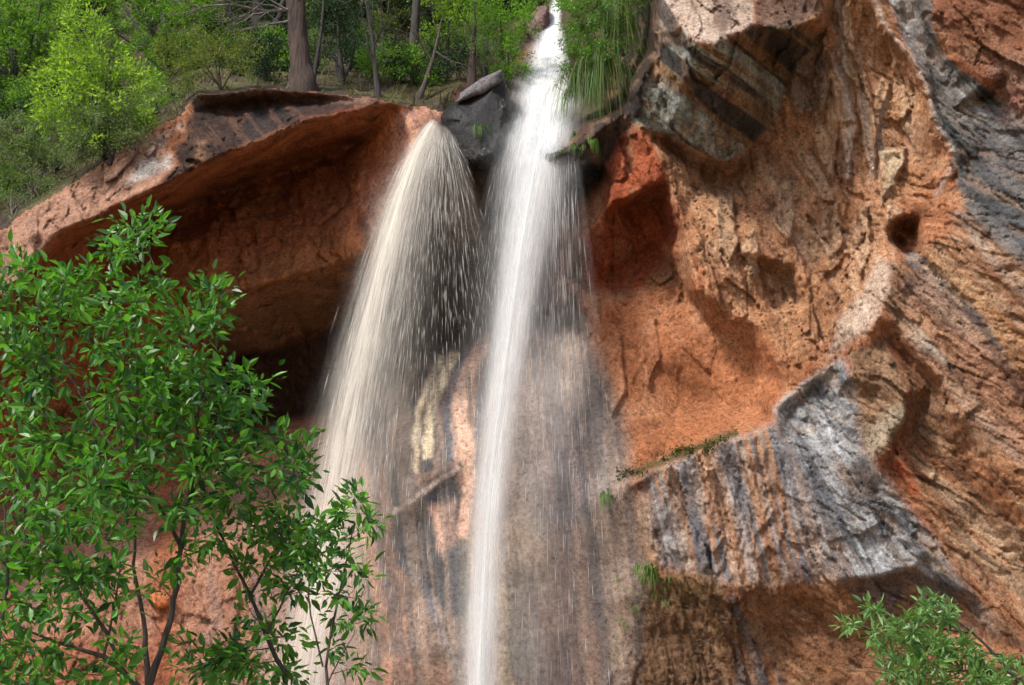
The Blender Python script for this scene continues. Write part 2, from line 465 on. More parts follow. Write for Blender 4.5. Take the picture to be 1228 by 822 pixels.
# domed buttress behind the falls
BL((450,478,38.3),(482,456,37.8),(520,428,37.8),(560,408,38.2),(605,398,38.6),(650,384,38.2),(690,372,36.8))
BL((436,545,36.0),(480,520,35.3),(520,500,35.4),(580,500,35.2),(650,500,35.1),(700,480,35.3),(732,500,35))
BL((428,640,35.6),(470,622,34.8),(545,560,34.8),(600,600,34.6),(680,600,34.5),(748,600,34.6))
BL((474,634,35.2),(548,572,35.2))
BL((440,700,35.2),(500,690,34.8),(600,700,34.3),(700,700,34.5),(765,680,34.9))
BL((430,780,35),(500,780,34.4),(600,780,34.1),(700,775,34.4))
BL((430,900,35),(600,900,34.4),(680,900,34.8))

_pts = []; _idx = {}; _edges = []
for ln in LINES:
    prev = None
    for (x, y, z) in ln:
        key = (round(x, 1), round(y, 1))
        if key not in _idx:
            _idx[key] = len(_pts); _pts.append((x, y, z))
        i = _idx[key]
        if prev is not None and prev != i: _edges.append((prev, i))
        prev = i
_vo, _eo, _fo, _ov, _oe, _of = delaunay_2d_cdt([Vector((p[0], p[1])) for p in _pts], _edges, [], 0, 1e-4)
_Y = []
for k, v in enumerate(_vo):
    if _ov[k]:
        _Y.append(_pts[_ov[k][0]][2])
    else:                                   # two breaklines cross: take the first edge through the point
        best = (9e9, 34)
        for a, b in _edges:
            A, B = np.array(_pts[a]), np.array(_pts[b])
            d = B[:2] - A[:2]; t = np.clip(np.dot(np.array(v[:2]) - A[:2], d) / np.dot(d, d), 0, 1)
            dd = np.linalg.norm(A[:2] + d * t - np.array(v[:2]))
            if dd < best[0]: best = (dd, A[2] + (B[2] - A[2]) * t)
        _Y.append(best[1])
_vo = np.array([v[:2] for v in _vo]); _Y = np.array(_Y)

gx = np.concatenate([np.arange(-250, -20, 8.0), np.arange(-20, 1250, 2.0), np.arange(1250, 1480, 8.0)])
gy = np.concatenate([np.arange(-210, -12, 7.0), np.arange(-12, 836, 2.0), np.arange(836, 1236, 12.0)])
GX, GY = np.meshgrid(gx, gy)
SH = GX.shape
# jagged edges: the breaklines wander a little
wx = 5 * fbm(GX / 38, GY / 38, 0 * GX, 3, 4) + 2.5 * fbm(GX / 9, GY / 9, 0 * GX, 4, 3)
wy = 5 * fbm(GX / 38, GY / 38, 5 + 0 * GX, 5, 4) + 2.5 * fbm(GX / 9, GY / 9, 3 + 0 * GX, 6, 3)
WX = np.clip(GX + wx, -259, 1489); WY = np.clip(GY + wy, -219, 1239)
YD = np.full(SH, np.nan)
for f in _fo:
    for q in range(1, len(f) - 1):
        ia, ib, ic = f[0], f[q], f[q + 1]
        a, b, c = _vo[ia], _vo[ib], _vo[ic]
        lo = np.minimum(np.minimum(a, b), c) - 12; hi = np.maximum(np.maximum(a, b), c) + 12
        j0, j1 = np.searchsorted(gx, lo[0]), np.searchsorted(gx, hi[0])
        i0, i1 = np.searchsorted(gy, lo[1]), np.searchsorted(gy, hi[1])
        if j1 <= j0 or i1 <= i0: continue
        X = WX[i0:i1, j0:j1]; Yy = WY[i0:i1, j0:j1]
        det = (b[1] - c[1]) * (a[0] - c[0]) + (c[0] - b[0]) * (a[1] - c[1])
        if abs(det) < 1e-6: continue
        l1 = ((b[1] - c[1]) * (X - c[0]) + (c[0] - b[0]) * (Yy - c[1])) / det
        l2 = ((c[1] - a[1]) * (X - c[0]) + (a[0] - c[0]) * (Yy - c[1])) / det
        l3 = 1 - l1 - l2
        m = (l1 >= -1e-6) & (l2 >= -1e-6) & (l3 >= -1e-6)
        sub = YD[i0:i1, j0:j1]
        sub[m] = (l1 * _Y[ia] + l2 * _Y[ib] + l3 * _Y[ic])[m]
YD = np.where(np.isnan(YD), 34.0, YD)


def blur(a, sig):
    r = int(sig * 2.5) + 1
    k = np.exp(-np.arange(-r, r + 1) ** 2 / (2 * sig * sig)); k /= k.sum()
    p = np.pad(a, ((r, r), (0, 0)), 'edge')
    a = sum(k[i] * p[i:i + a.shape[0]] for i in range(2 * r + 1))
    p = np.pad(a, ((0, 0), (r, r)), 'edge')
    return sum(k[i] * p[:, i:i + a.shape[1]] for i in range(2 * r + 1))


def seg_dist(X, Yy, pts, closed=False):
    d = np.full(X.shape, 9e9)
    n = len(pts)
    for k in range(n if closed else n - 1):
        a = pts[k]; b = pts[(k + 1) % n]
        dx, dy = b[0] - a[0], b[1] - a[1]
        t = np.clip(((X - a[0]) * dx + (Yy - a[1]) * dy) / (dx * dx + dy * dy + 1e-9), 0, 1)
        d = np.minimum(d, np.hypot(X - a[0] - t * dx, Yy - a[1] - t * dy))
    return d


def inside(X, Yy, pts):
    c = np.zeros(X.shape, bool); n = len(pts)
    for k in range(n):
        (x1, y1), (x2, y2) = pts[k][:2], pts[(k + 1) % n][:2]
        if y1 == y2: continue
        c ^= ((y1 > Yy) != (y2 > Yy)) & (X < (x2 - x1) * (Yy - y1) / (y2 - y1) + x1)
    return c


def m_poly(pts, soft=10.0):
    """1 inside the outline, fading over +-soft px"""
    d = seg_dist(WX, WY, pts, True)
    d = np.where(inside(WX, WY, pts), d, -d)
    return smooth01(d, -soft, soft)


def m_line(pts, w=4.0, soft=3.0):
    return 1 - smooth01(seg_dist(WX, WY, pts), w - soft, w + soft)


# smooth water-worn places versus broken places
dome = m_poly([(420,480),(500,430),(620,380),(700,380),(745,500),(770,600),(780,700),(720,900),(380,900),(400,600)], 30)
chute = m_poly([(430,180),(480,130),(530,125),(545,160),(500,240),(445,320),(415,290)], 10)
leftlow = m_poly([(-260,540),(200,560),(400,520),(430,900),(-260,1240)], 30)
roof = m_poly([(-260,400),(0,330),(200,225),(450,130),(470,160),(440,300),(440,480),(0,600),(-260,600)], 15)
hill = (WY < np.interp(WX, [p[0] for p in T], [p[1] for p in T])) & (WX < 540)
hill = hill | ((WX >= 520) & (WX < 775) & (WY < np.interp(WX, [520, 560, 600, 640, 650, 660, 690, 775], [128, 96, 90, 40, -300, -300, -300, -20])))
HILL = hill.astype(float)
HB = blur(HILL, 1.5)
smoothz = np.clip(dome + 0.9 * chute + 0.35 * leftlow + 0.0 * roof, 0, 1)
farright = np.maximum(smooth01(WX, 1020, 1090), smooth01(WX, 915, 965) * smooth01(WY, 430, 480))

Yb1 = blur(YD, 1.2); Yb2 = blur(YD, 7)
Y0 = Yb1 * (1 - smoothz) + Yb2 * smoothz
FLAKES = [([(996,60),(1013,95),(1026,150),(1018,218),(1007,165),(998,115)],.22),([(1026,60),(1043,110),(1053,160),(1050,216),(1038,190),(1027,130)],.2),
 ([(985,110),(1001,120),(1003,160),(998,214),(980,190),(974,140)],.2),([(1048,112),(1058,94),(1067,100),(1059,130),(1052,172),(1047,150)],.16),([(1056,185),(1088,178),(1085,200),(1061,235),(1057,248)],.3),
 ([(1064,240),(1085,256),(1074,262),(1061,276)],.2),([(958,62),(985,52),(1002,66),(988,130),(955,140),(948,110)],.22),([(930,230),(945,208),(952,258),(943,292),(930,270)],.2),
 ([(888,292),(905,273),(909,322),(896,348)],.18),([(1000,-20),(1020,-20),(1026,60),(1032,112),(1012,80)],.2),([(953,178),(976,188),(992,220),(1001,242),(984,236),(963,210)],.2),
 ([(1020,272),(1040,240),(1043,300),(1030,332)],.2),([(860,240),(880,228),(885,290),(872,312),(858,280)],.25),([(985,255),(1005,240),(1010,290),(995,318),(982,290)],.2),([(1070,60),(1085,110),(1100,180),(1084,150),(1070,105)],.15),
 ([(720,420),(745,400),(750,470),(735,500),(722,470)],.18),([(765,395),(785,380),(790,430),(775,470)],.15),([(845,560),(856,560),(868,640),(856,664)],.12),([(893,545),(905,545),(925,620),(912,640)],.12)]
FLK = np.zeros(SH)
for q_, h_ in FLAKES:
    mk_ = m_poly(q_, 2.0); Y0 = Y0 - h_ * mk_ * (1 - .5 * smooth01(seg_dist(WX, WY, q_, True), 0, 14)); FLK = np.maximum(FLK, mk_)
P0 = at(GX, GY, Y0)
x, y, z = P0[..., 0], P0[..., 1], P0[..., 2]
wa = 0.45 * fbm(x / 2.2, y / 2.2, z / 2.2, 21, 4); wb = 0.45 * fbm(x / 2.2 + 9, y / 2.2, z / 2.2, 22, 3)
# plates hang down and a little outward: cells longer than wide, leaning right of the ridge
def broken(lean, sd):
    xs = (x + wa) + (z + wb) * lean; zs = (z + wb) - (x + wa) * lean * 0.5
    return (xs, zs) + facets(xs / 1.1, y / 2.0, zs / 4.2, sd, 1.1, 0.35) + facets(xs / 0.42 + 3, y / 0.9, zs / 1.6 + 7, sd + 1, 1.2, 0.35) \
        + facets(xs / 0.17 + 3, y / 0.4, zs / 0.45 + 7, sd + 2, 1.2, 0.4) + (ridged(xs / 0.55, y / 3, zs / 3.5, sd + 10, 4), fbm(xs / 0.16, y / 1.5, zs / 2.2, sd + 20, 4, .6))
_a = broken(.15, 31); _b = broken(.85, 131)
xs, zs, f1, c1, f2, c2, f3, c3, flut, comb = [p_ * (1 - farright) + q_ * farright for p_, q_ in zip(_a, _b)]
rough = (1 - smoothz)
R0 = smooth01(WX, 690, 720)
midbreak = np.clip(rough * (0.75 + 0.25 * smooth01(WX, 640, 720)), 0, 1)
midbreak = midbreak * (1 - 0.8 * m_poly([(830,370),(930,400),(935,500),(860,530),(740,560),(700,420),(760,350)], 20))
calm = np.clip(.75 * farright + .6 * m_poly([(760,560),(885,528),(930,490),(1000,440),(1040,560),(1150,700),(1000,700),(790,690)], 14), 0, .8)
disp = midbreak * (0.27 * f1 + 0.14 * f2 + 0.085 * f3 + .04 * ridged(x / .35, y / .35, z / .5, 46, 4)) * (1 - .45 * calm)
disp += midbreak * 0.012 * np.exp(-(c1 / 0.05) ** 2) + midbreak * 0.015 * np.exp(-(c2 / 0.07) ** 2)
# hanging flutes
disp -= 0.04 * flut * midbreak * (1 - calm)
disp += np.clip(roof * (1 - midbreak * .3), 0, 1) * (0.16 * f1 + 0.10 * f2 + .10 * ridged(x / 1.3, y / 1.3, z / .9, 44, 4))
disp += 0.018 * comb * np.clip(midbreak + .2 * R0, 0, 1)
disp += (0.10 + 0.10 * rough) * fbm(x / 1.6, y / 1.6, z / 1.6, 51, 5)
# bedding lines on the ledge and roof
bed = fbm(x / 6, y / 6, (z - 0.25 * x) / 0.22, 61, 3)
disp += 0.06 * bed * np.clip(roof + 0.5, 0, 1) * (1 - dome) * (1 - farright)
disp = disp * (1 - HB) + HB * 0.5 * fbm(x / 3, y / 3, z / 3, 71, 4)
Y1 = Y0 + disp
PT = at(GX, GY, Y1)

# ------------------------------------------------------------------ stains, beds of colour, some painted shade and highlight
#@@PAINT
ORANGE = (0.43, 0.165, 0.075); RED = (0.37, 0.080, 0.030); PALE = (0.56, 0.30, 0.155); SALMON = (0.46, 0.21, 0.115)
BROWN = (0.20, 0.10, 0.055); DKBROWN = (0.09, 0.05, 0.032); GREY = (0.30, 0.30, 0.31); BLUEG = (0.22, 0.25, 0.29)
BLACK = (0.028, 0.027, 0.028); CREAM = (0.62, 0.50, 0.33); WHITE = (0.66, 0.62, 0.57); OCHRE = (0.36, 0.22, 0.10); GREENB = (0.12, 0.15, 0.12)
C = np.zeros(SH + (3,)); C[:] = ORANGE
WET = np.zeros(SH)


def put(mask, col, op=1.0):
    global C
    m = np.clip(mask * op, 0, 1)[..., None]
    C = C * (1 - m) + np.array(col) * m


def wet(mask, v=1.0):
    global WET
    WET = np.maximum(WET, mask * v)


def streaks(angle_deg, freq, seed, lo=0.0, hi=0.25, wob=0.6, along=0.06):
    """long thin stain pattern; angle measured from straight down, positive leans to the right"""
    a = math.radians(angle_deg)
    u = GX * math.cos(a) - GY * math.sin(a); v = GX * math.sin(a) + GY * math.cos(a)
    u = u + 10 * wob * fbm(GX / 60, GY / 60, 0 * GX, seed + 9, 3)
    return smooth01(fbm(u * freq, v * freq * along, 0 * GX + seed, seed, 4, .6), lo, hi)


big = fbm(x / 5, y / 5, z / 5, 81, 5); med = fbm(x / 1.4, y / 1.4, z / 1.4, 82, 5)
put(smooth01(big, 0, .4), SALMON, .6); put(smooth01(med, 0.05, .4), PALE, .35); put(smooth01(-med, 0.1, .45), RED, .6)
# right wall base
R = smooth01(WX, 690, 720)
alc0 = m_poly([(695,365),(830,350),(920,400),(935,490),(830,530),(760,560)], 12)
put(R * m_poly([(880,60),(1000,-60),(1060,0),(1110,120),(1140,200),(1060,260),(1060,340),(960,440),(870,380),(820,260),(800,180),(900,170)], 14), PALE, .62)
put(R * smooth01(fbm(xs / .8, y, zs / 2.2, 83, 4), 0.02, .3) * m_poly([(880,100),(1000,-60),(1110,120),(1100,300),(960,400),(850,300)], 20), (0.62,0.43,0.29), .5)
put(FLK * R * smooth01(WY, 560, 540), (0.62, 0.42, 0.27), .6)
put(R * smooth01(comb, .08, .35), (0.58,0.36,0.21), .4)
put(R * smooth01(-comb, .08, .35) * (1 - .8 * m_poly([(690,360),(830,350),(935,400),(940,500),(860,530),(740,570)], 20)), (0.17,0.08,0.045), .5)
put(R * m_poly([(695,365),(830,350),(920,400),(935,490),(830,530),(760,560)], 12), (0.46,0.185,0.085), .75)
put(alc0 * smooth01(med, -.05, .3), (0.33,0.10,0.04), .55)
put(alc0 * smooth01(-med, .0, .3), (0.60,0.31,0.17), .5)
put(m_poly([(840,400),(905,415),(925,470),(900,510),(840,525),(780,540),(800,450)], 16), (0.46,0.17,0.07), .7)
put(m_poly([(735,165),(770,160),(797,200),(797,225),(812,270),(805,300),(760,350),(700,350),(690,300),(720,250)], 5), RED, .85)
put(m_line([(1006,0),(1010,60),(1017,130),(1018,210)], 5, 4), WHITE, .4)
put(m_line([(1034,110),(1040,160),(1049,212)], 3, 3), WHITE, .4)
put(m_line([(1062,120),(1055,170),(1060,190)], 3, 3), WHITE, .5)
put(m_poly([(1060,175),(1088,182),(1084,200),(1060,245)], 3), CREAM, .6)
put(m_poly([(950,60),(985,50),(1000,80),(985,125),(955,140),(945,110)], 6), (0.14,0.11,0.11), .6)
# block with striped underside
put(m_poly([(790,-60),(905,-60),(905,30),(862,52),(834,48),(800,75),(786,50)], 3), (0.62,0.50,0.40), .8)
und = m_poly([(788,55),(834,50),(862,52),(905,30),(955,30),(990,45),(952,85),(936,130),(905,170),(870,192),(830,175),(760,150),(755,108)], 5)
put(und, (0.27,0.17,0.09), .9)
st = streaks(52, 1 / 16, 5, -0.02, 0.12, 0.5)
put(und * st, (0.045,0.05,0.05), .9)
put(und * streaks(52, 1 / 14, 8, 0.05, 0.2, 0.5, .03), (0.42,0.45,0.39), .75)
put(m_poly([(786,-60),(815,-60),(838,20),(830,46),(800,60),(788,30)], 5) * streaks(30, 1/12, 9, -.1, .15), (0.05,0.05,0.05), .8)
put(m_poly([(845,-60),(865,-60),(880,20),(868,45),(858,20)], 4), (0.10,0.06,0.05), .7)
put(m_poly([(905,-60),(985,-60),(985,15),(950,36),(908,28)], 5), (0.10,0.07,0.06), .8)
put(m_poly([(760,110),(800,88),(855,135),(880,150),(850,165),(800,155)], 5) * streaks(50, 1/14, 15, -.2, .1), (0.27,0.30,0.28), .65)
put(m_poly([(745,-60),(790,-60),(790,30),(785,90),(760,110),(745,140),(735,120)], 4), (0.05,0.03,0.022), .9)  # shade of the recess left of the block, painted near black
put(m_poly([(800,165),(870,192),(905,175),(935,140),(900,230),(850,240),(800,200)], 6), (0.22,0.12,0.07), .6)  # shadow gap below the block, painted into the colour
# grey diagonal slabs top right
g1 = m_poly([(1046,-60),(1110,-60),(1125,60),(1200,120),(1240,150),(1240,340),(1160,260),(1146,195),(1100,80)], 6)
put(g1, (0.20,0.20,0.19), .9)
put(g1 * streaks(42, 1 / 13, 23, -0.05, 0.12, .4, .03), (0.06,0.068,0.066), .9)
put(g1 * streaks(42, 1 / 14, 25, 0.12, 0.3, .4), (0.44,0.46,0.45), .6)
put(m_poly([(1050,-30),(1085,-30),(1105,30),(1118,60),(1100,78)], 4), (0.45,0.45,0.45), .7)
put(m_line([(1040,-20),(1062,30),(1095,76),(1125,148),(1146,190),(1122,235)], 3, 3), WHITE, .45)  # edge highlight painted white along the ridge
put(m_poly([(1115,-60),(1240,-60),(1228,60),(1205,95),(1175,92),(1125,30)], 6), (0.24,0.10,0.055), .95)
put(m_poly([(1160,150),(1240,130),(1240,310),(1190,280),(1150,215)], 12), (0.13,0.12,0.12), .55)
put(m_poly([(1190,80),(1240,60),(1240,150),(1200,150)], 10), (0.28,0.18,0.15), .6)
# far right faces
fr = m_poly([(1070,310),(1110,300),(1160,260),(1240,330),(1490,500),(1490,1240),(1100,1240),(1060,760),(1120,640),(1090,560),(1110,460),(1070,400)], 8)
put(fr, (0.32,0.145,0.07), .8)
put(fr * streaks(42, 1 / 16, 31, 0.0, 0.2, .5, .04), (0.13,0.065,0.04), .7)
put(fr * streaks(42, 1 / 13, 33, 0.08, 0.3, .5), (0.50,0.34,0.22), .5)
put(m_poly([(1112,300),(1160,330),(1240,420),(1240,490),(1185,400),(1130,345)], 5) * streaks(45, 1/10, 35, -.3, 0), (0.44,0.22,0.09), .7)
put(m_line([(1095,310),(1135,345),(1180,400),(1215,455),(1240,510)], 9, 5), (0.15,0.165,0.18), .9)
put(m_line([(1160,215),(1200,260),(1260,320)], 12, 8), (0.10,0.105,0.11), .7)
put(m_line([(1150,260),(1200,320),(1260,390)], 7, 6), (0.44,0.36,0.29), .6)
put(m_poly([(1065,345),(1110,320),(1180,410),(1225,500),(1228,560),(1180,540),(1110,440),(1068,390)], 8), (0.36,0.25,0.20), .7)
put(m_line([(1080,360),(1105,400),(1150,460),(1190,520)], 9, 8) * streaks(48, 1/9, 37, -.15, .1), (0.50,0.47,0.38), .7)
put(m_poly([(1110,560),(1160,590),(1228,650),(1228,720),(1150,660)], 12), (0.47,0.36,0.24), .45)
put(m_line([(1078,560),(1100,590)], 6, 4), RED, .8)
put(m_poly([(1060,570),(1100,600),(1160,690),(1200,760),(1160,760),(1110,690)], 16) * streaks(38, 1/14, 36, -.1, .2), (0.22,0.21,0.21), .7)
# prow
put(m_poly([(1050,310),(1070,320),(1066,350),(1045,390),(1020,410),(990,430),(1010,380),(1035,345)], 6), (0.62,0.50,0.40), .7)
put(m_poly([(1016,420),(1060,405),(1090,480),(1075,525),(1040,550),(1025,500)], 5), (0.30,0.20,0.12), .8)
put(m_poly([(1035,510),(1080,480),(1088,505),(1060,545),(1040,560)], 6), (0.44,0.38,0.28), .6)
put(m_poly([(1062,395),(1115,462),(1130,520),(1100,560),(1078,525),(1090,480)], 6), (0.12,0.065,0.04), .5)  # shade in the crevice, painted dark brown
# grey slab
gs = m_poly([(930,488),(965,460),(1010,430),(1022,460),(1032,540),(1060,570),(1120,650),(1152,704),(1130,716),(1094,680),(1058,694),(1010,696),(1000,650),(972,600),(944,548)], 9)
put(gs, (0.36,0.36,0.36), .95)
put(m_poly([(1040,610),(1080,640),(1094,676),(1050,690),(1012,690),(1005,650)], 12), (0.56,0.56,0.56), .6)
put(gs * streaks(28, 1 / 10, 41, 0.02, 0.2, .5), (0.13,0.14,0.16), .8)
put(gs * streaks(28, 1 / 8, 43, 0.1, 0.3, .5), (0.52,0.52,0.52), .6)
put(gs * m_line([(1034,560),(1050,600),(1095,640),(1145,700)], 9, 6), (0.10,0.10,0.11), .7)
put(m_line([(938,508),(966,476),(1000,450)], 4, 3), (0.14,0.12,0.10), .8)
put(m_line([(928,490),(965,460),(1008,432)], 4, 3), (0.50,0.44,0.38), .6)
put(m_poly([(1010,698),(1094,682),(1152,708),(1150,735),(1090,752),(1040,750)], 5), (0.15,0.13,0.12), .85)  # shaded underside of the slab, darkened in the colour
put(m_poly([(1010,560),(1048,560),(1052,600),(1018,600)], 8), (0.16,0.11,0.08), .7)
# streaked belly
sb = m_poly([(768,575),(800,560),(885,528),(930,505),(950,548),(980,605),(1006,660),(1005,700),(940,700),(860,700),(790,680),(770,640)], 8)
put(sb, (0.47,0.38,0.33), .9)
put(sb * streaks(14, 1 / 13, 51, 0.0, 0.12, .5, .03), (0.13,0.15,0.18), .7)
put(sb * streaks(14, 1 / 15, 53, 0.02, 0.2, .5, .03), (0.52,0.26,0.13), .75)
put(sb * streaks(14, 1 / 9, 55, 0.1, 0.25, .5, .03), (0.60,0.57,0.54), .7)
put(m_poly([(790,560),(845,540),(850,590),(840,650),(800,670),(785,620)], 8) * streaks(12, 1/10, 57, -.1, .2, .5, .03), (0.60,0.57,0.54), .6)
put(m_line([(738,572),(790,556),(842,535),(882,522)], 4, 3), (0.05,0.06,0.02), .85)
# brown mossy belt under the belly
bm = m_poly([(700,560),(765,585),(785,680),(860,700),(1010,700),(1060,760),(1060,1000),(700,1000),(720,760),(700,650)], 22)
put(bm, (0.22,0.11,0.055), .75)
put(bm * smooth01(med, 0, .3), (0.36,0.17,0.075), .7)
put(bm * smooth01(fbm(x / .8, y, z / .8, 91, 5), 0.05, .35), (0.08,0.075,0.03), .6)
put(m_poly([(735,600),(775,610),(790,690),(770,720),(745,660)], 12), (0.30,0.22,0.12), .5)
put(m_poly([(870,715),(905,715),(945,830),(880,830)], 10) * streaks(20, 1/10, 95, -.1, .1), (0.10,0.10,0.11), .8)
put(m_poly([(760,730),(880,720),(880,900),(740,900)], 20), (0.11,0.075,0.04), .6)
# buttress
db = m_poly([(420,500),(470,455),(600,380),(700,378),(745,500),(765,590),(775,690),(760,900),(400,900),(400,640)], 14)
put(db, (0.19,0.13,0.10), .9)
put(m_poly([(430,560),(470,560),(500,720),(490,900),(400,900),(410,640)], 20), (0.40,0.21,0.13), .8)
put(m_poly([(590,380),(690,380),(735,520),(745,620),(640,640),(600,500)], 20), (0.20,0.17,0.15), .75)
put(m_poly([(640,520),(690,520),(712,600),(660,600)], 14), (0.45,0.32,0.27), .6)
put(db * smooth01(fbm(GX / 60, GY / 60, 0 * GX, 97, 4), -.1, .25), (0.12,0.095,0.08), .6)
put(m_poly([(470,600),(545,560),(560,640),(565,760),(520,720),(480,680),(470,640)], 6), (0.035,0.038,0.042), .92)
put(m_poly([(515,610),(545,600),(550,650),(530,665)], 6), (0.48,0.28,0.20), .8)
put(m_line([(470,614),(505,590),(548,562)], 3, 2.5), (0.5,0.4,0.33), .8)
put(m_line([(488,672),(515,720),(545,790),(552,850)], 6, 4), (0.09,0.09,0.10), .8)
put(m_line([(448,560),(452,640),(462,700)], 5, 5), (0.16,0.15,0.15), .6)
put(m_line([(440,690),(450,730)], 4, 3), (0.09,0.08,0.08), .6)
def curved(x0, y0, x1, y1, bend, w, col, op):
    t = np.linspace(0, 1, 9)
    xx = x0 + (x1 - x0) * (t ** 1.0) + bend * np.sin(t * math.pi); yy = y0 + (y1 - y0) * t
    put(m_line(list(zip(xx, yy)), w, min(w, 3)), col, op)
for (x0, y0, x1, y1, bnd, w, col) in [(520,425,478,600,-14,9,BLACK),(536,420,492,590,-14,7,(.06,.06,.07)),(530,428,500,560,-12,4,CREAM),(555,412,512,560,-14,8,(.05,.05,.055)),
        (545,425,512,545,-10,6,CREAM),(575,402,540,545,-12,9,(.09,.095,.11)),(584,400,552,545,-16,9,(.52,.32,.22)),(600,400,566,600,-10,6,(.12,.12,.13)),(560,520,556,640,4,7,(.50,.30,.21))]:
    curved(x0, y0, x1, y1, bnd, w, col, .9)
put(m_poly([(560,640),(640,620),(700,640),(760,720),(720,900),(560,900)], 25) * smooth01(med, -.1, .3), (0.30,0.25,0.17), .5)
put(db * streaks(6, 1 / 13, 99, 0.02, .2, .5, .03), (0.06,0.06,0.065), .5)
put(db * streaks(6, 1 / 15, 89, 0.08, .25, .5, .03), (0.42,0.29,0.20), .28)
# recess behind both falls: wet rock, its shade painted near black
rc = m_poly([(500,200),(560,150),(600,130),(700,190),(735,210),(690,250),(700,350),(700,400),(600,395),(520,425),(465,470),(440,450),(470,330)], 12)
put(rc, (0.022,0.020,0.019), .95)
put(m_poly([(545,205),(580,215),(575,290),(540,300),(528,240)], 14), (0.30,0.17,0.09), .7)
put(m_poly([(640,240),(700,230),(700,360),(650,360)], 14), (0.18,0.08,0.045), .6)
# wet ledge
lg = m_poly([(650,190),(690,168),(715,152),(740,130),(770,90),(770,140),(745,165),(728,208),(700,228),(665,220)], 4)
put(lg, (0.035,0.03,0.028), .95)
put(m_poly([(600,-60),(800,-60),(770,60),(690,90),(664,60),(610,60)], 8), (0.07,0.055,0.04), .9)
put(m_poly([(672,40),(790,-60),(790,60),(760,120),(735,145),(700,168),(680,165),(672,110)], 8), (0.05,0.035,0.025), .9)
put(m_poly([(530,95),(600,85),(640,60),(650,120),(620,200),(540,200)], 8), (0.06,0.05,0.04), .8)
# chute
put(m_poly([(430,180),(480,128),(530,125),(540,160),(500,240),(455,330),(425,290)], 8), (0.50,0.27,0.18), .8)
put(m_poly([(480,190),(530,140),(500,230),(455,310),(430,270)], 8), (0.60,0.42,0.32), .7)
put(m_poly([(475,130),(520,128),(522,140),(490,165),(470,165)], 5) * streaks(30, 1/10, 61, -.1, .15), (0.20,0.10,0.08), .7)
put(m_poly([(415,250),(446,255),(440,300),(420,290)], 5), RED, .5)
put(m_poly([(426,255),(440,262),(444,290),(434,320),(420,300)], 4), (0.05,0.04,0.035), .6)
# left ledge and its roof
rf = m_poly([(-260,520),(0,372),(75,277),(225,206),(370,144),(440,127),(480,128),(430,190),(425,290),(400,480),(280,520),(0,620),(-260,700)], 8)
put(rf, (0.46,0.145,0.055), .85)
put(rf * smooth01(fbm(x / 2, y / 2, z / .8, 63, 4), 0, .3), (0.52,0.18,0.07), .6)
put(rf * smooth01(fbm(x / 1.2, y / 1.2, (z - .2 * x) / .35, 64, 5), 0.05, .3), (0.15,0.06,0.035), .5)
put(m_poly([(430,150),(475,130),(470,170),(430,250),(410,300),(380,300),(395,230)], 14), (0.45,0.16,0.07), .8)
put(m_poly([(200,290),(300,310),(430,270),(440,300),(400,320),(320,345),(250,365),(200,345)], 8), (0.46,0.17,0.06), .6)
put(m_poly([(240,365),(330,340),(440,305),(440,370),(400,400),(300,430),(250,430)], 10), (0.30,0.17,0.09), .7)
put(m_poly([(250,430),(330,418),(440,375),(450,450),(400,490),(320,512),(250,525)], 8), (0.05,0.032,0.025), .92)  # darkness inside the cave painted onto its walls
put(m_poly([(-260,365),(0,274),(110,206),(150,175),(185,150),(200,180),(190,222),(75,276),(40,312),(0,370),(-260,520)], 6), (0.50,0.29,0.20), .85)
put(m_poly([(160,205),(200,158),(220,150),(205,200),(190,218),(150,222)], 6) * smooth01(med, -.15, .1), (0.66,0.60,0.54), .8)
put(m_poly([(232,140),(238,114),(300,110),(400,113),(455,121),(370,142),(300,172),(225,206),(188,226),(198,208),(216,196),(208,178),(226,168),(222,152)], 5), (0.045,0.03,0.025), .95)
put(m_poly([(225,112),(300,104),(455,118),(440,124),(300,118),(232,128)], 3), (0.26,0.15,0.11), .9)
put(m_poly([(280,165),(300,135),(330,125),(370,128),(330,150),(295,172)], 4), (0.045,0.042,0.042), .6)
put(m_poly([(225,112),(455,121),(370,142),(300,172),(225,206)], 5) * streaks(38, 1/10, 68, 0, .2, .8, .05), (0.17,0.09,0.06), .7)
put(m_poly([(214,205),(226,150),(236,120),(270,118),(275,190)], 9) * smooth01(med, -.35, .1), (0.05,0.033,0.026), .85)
put(m_poly([(232,200),(240,172),(250,170),(246,192)], 5) * smooth01(-med, -.1, .2), (0.42,0.22,0.12), .7)
# lower left
put(m_poly([(-260,640),(0,610),(200,590),(400,540),(430,900),(-260,1240)], 18), (0.36,0.185,0.12), .85)
put(leftlow * smooth01(med, 0, .35), (0.26, 0.12, 0.07), .6)
put(leftlow * streaks(6, 1/18, 67, 0, .25, 1, .08), (0.30, 0.20, 0.16), .5)
put(m_poly([(-260,760),(0,760),(170,770),(230,800),(200,1000),(-260,1240)], 20), (0.30,0.10,0.05), .8)
put(m_poly([(185,600),(225,600),(212,740),(215,800),(195,830),(180,700)], 12), (0.38,0.12,0.05), .7)
put(m_poly([(0,540),(230,560),(230,600),(0,640)], 14), (0.35,0.12,0.06), .7)
put(leftlow * m_poly([(300,700),(380,600),(430,640),(420,900),(250,900)], 14) * streaks(3, 1/14, 65, -.05, .2, .6, .04), (0.18,0.16,0.16), .6)
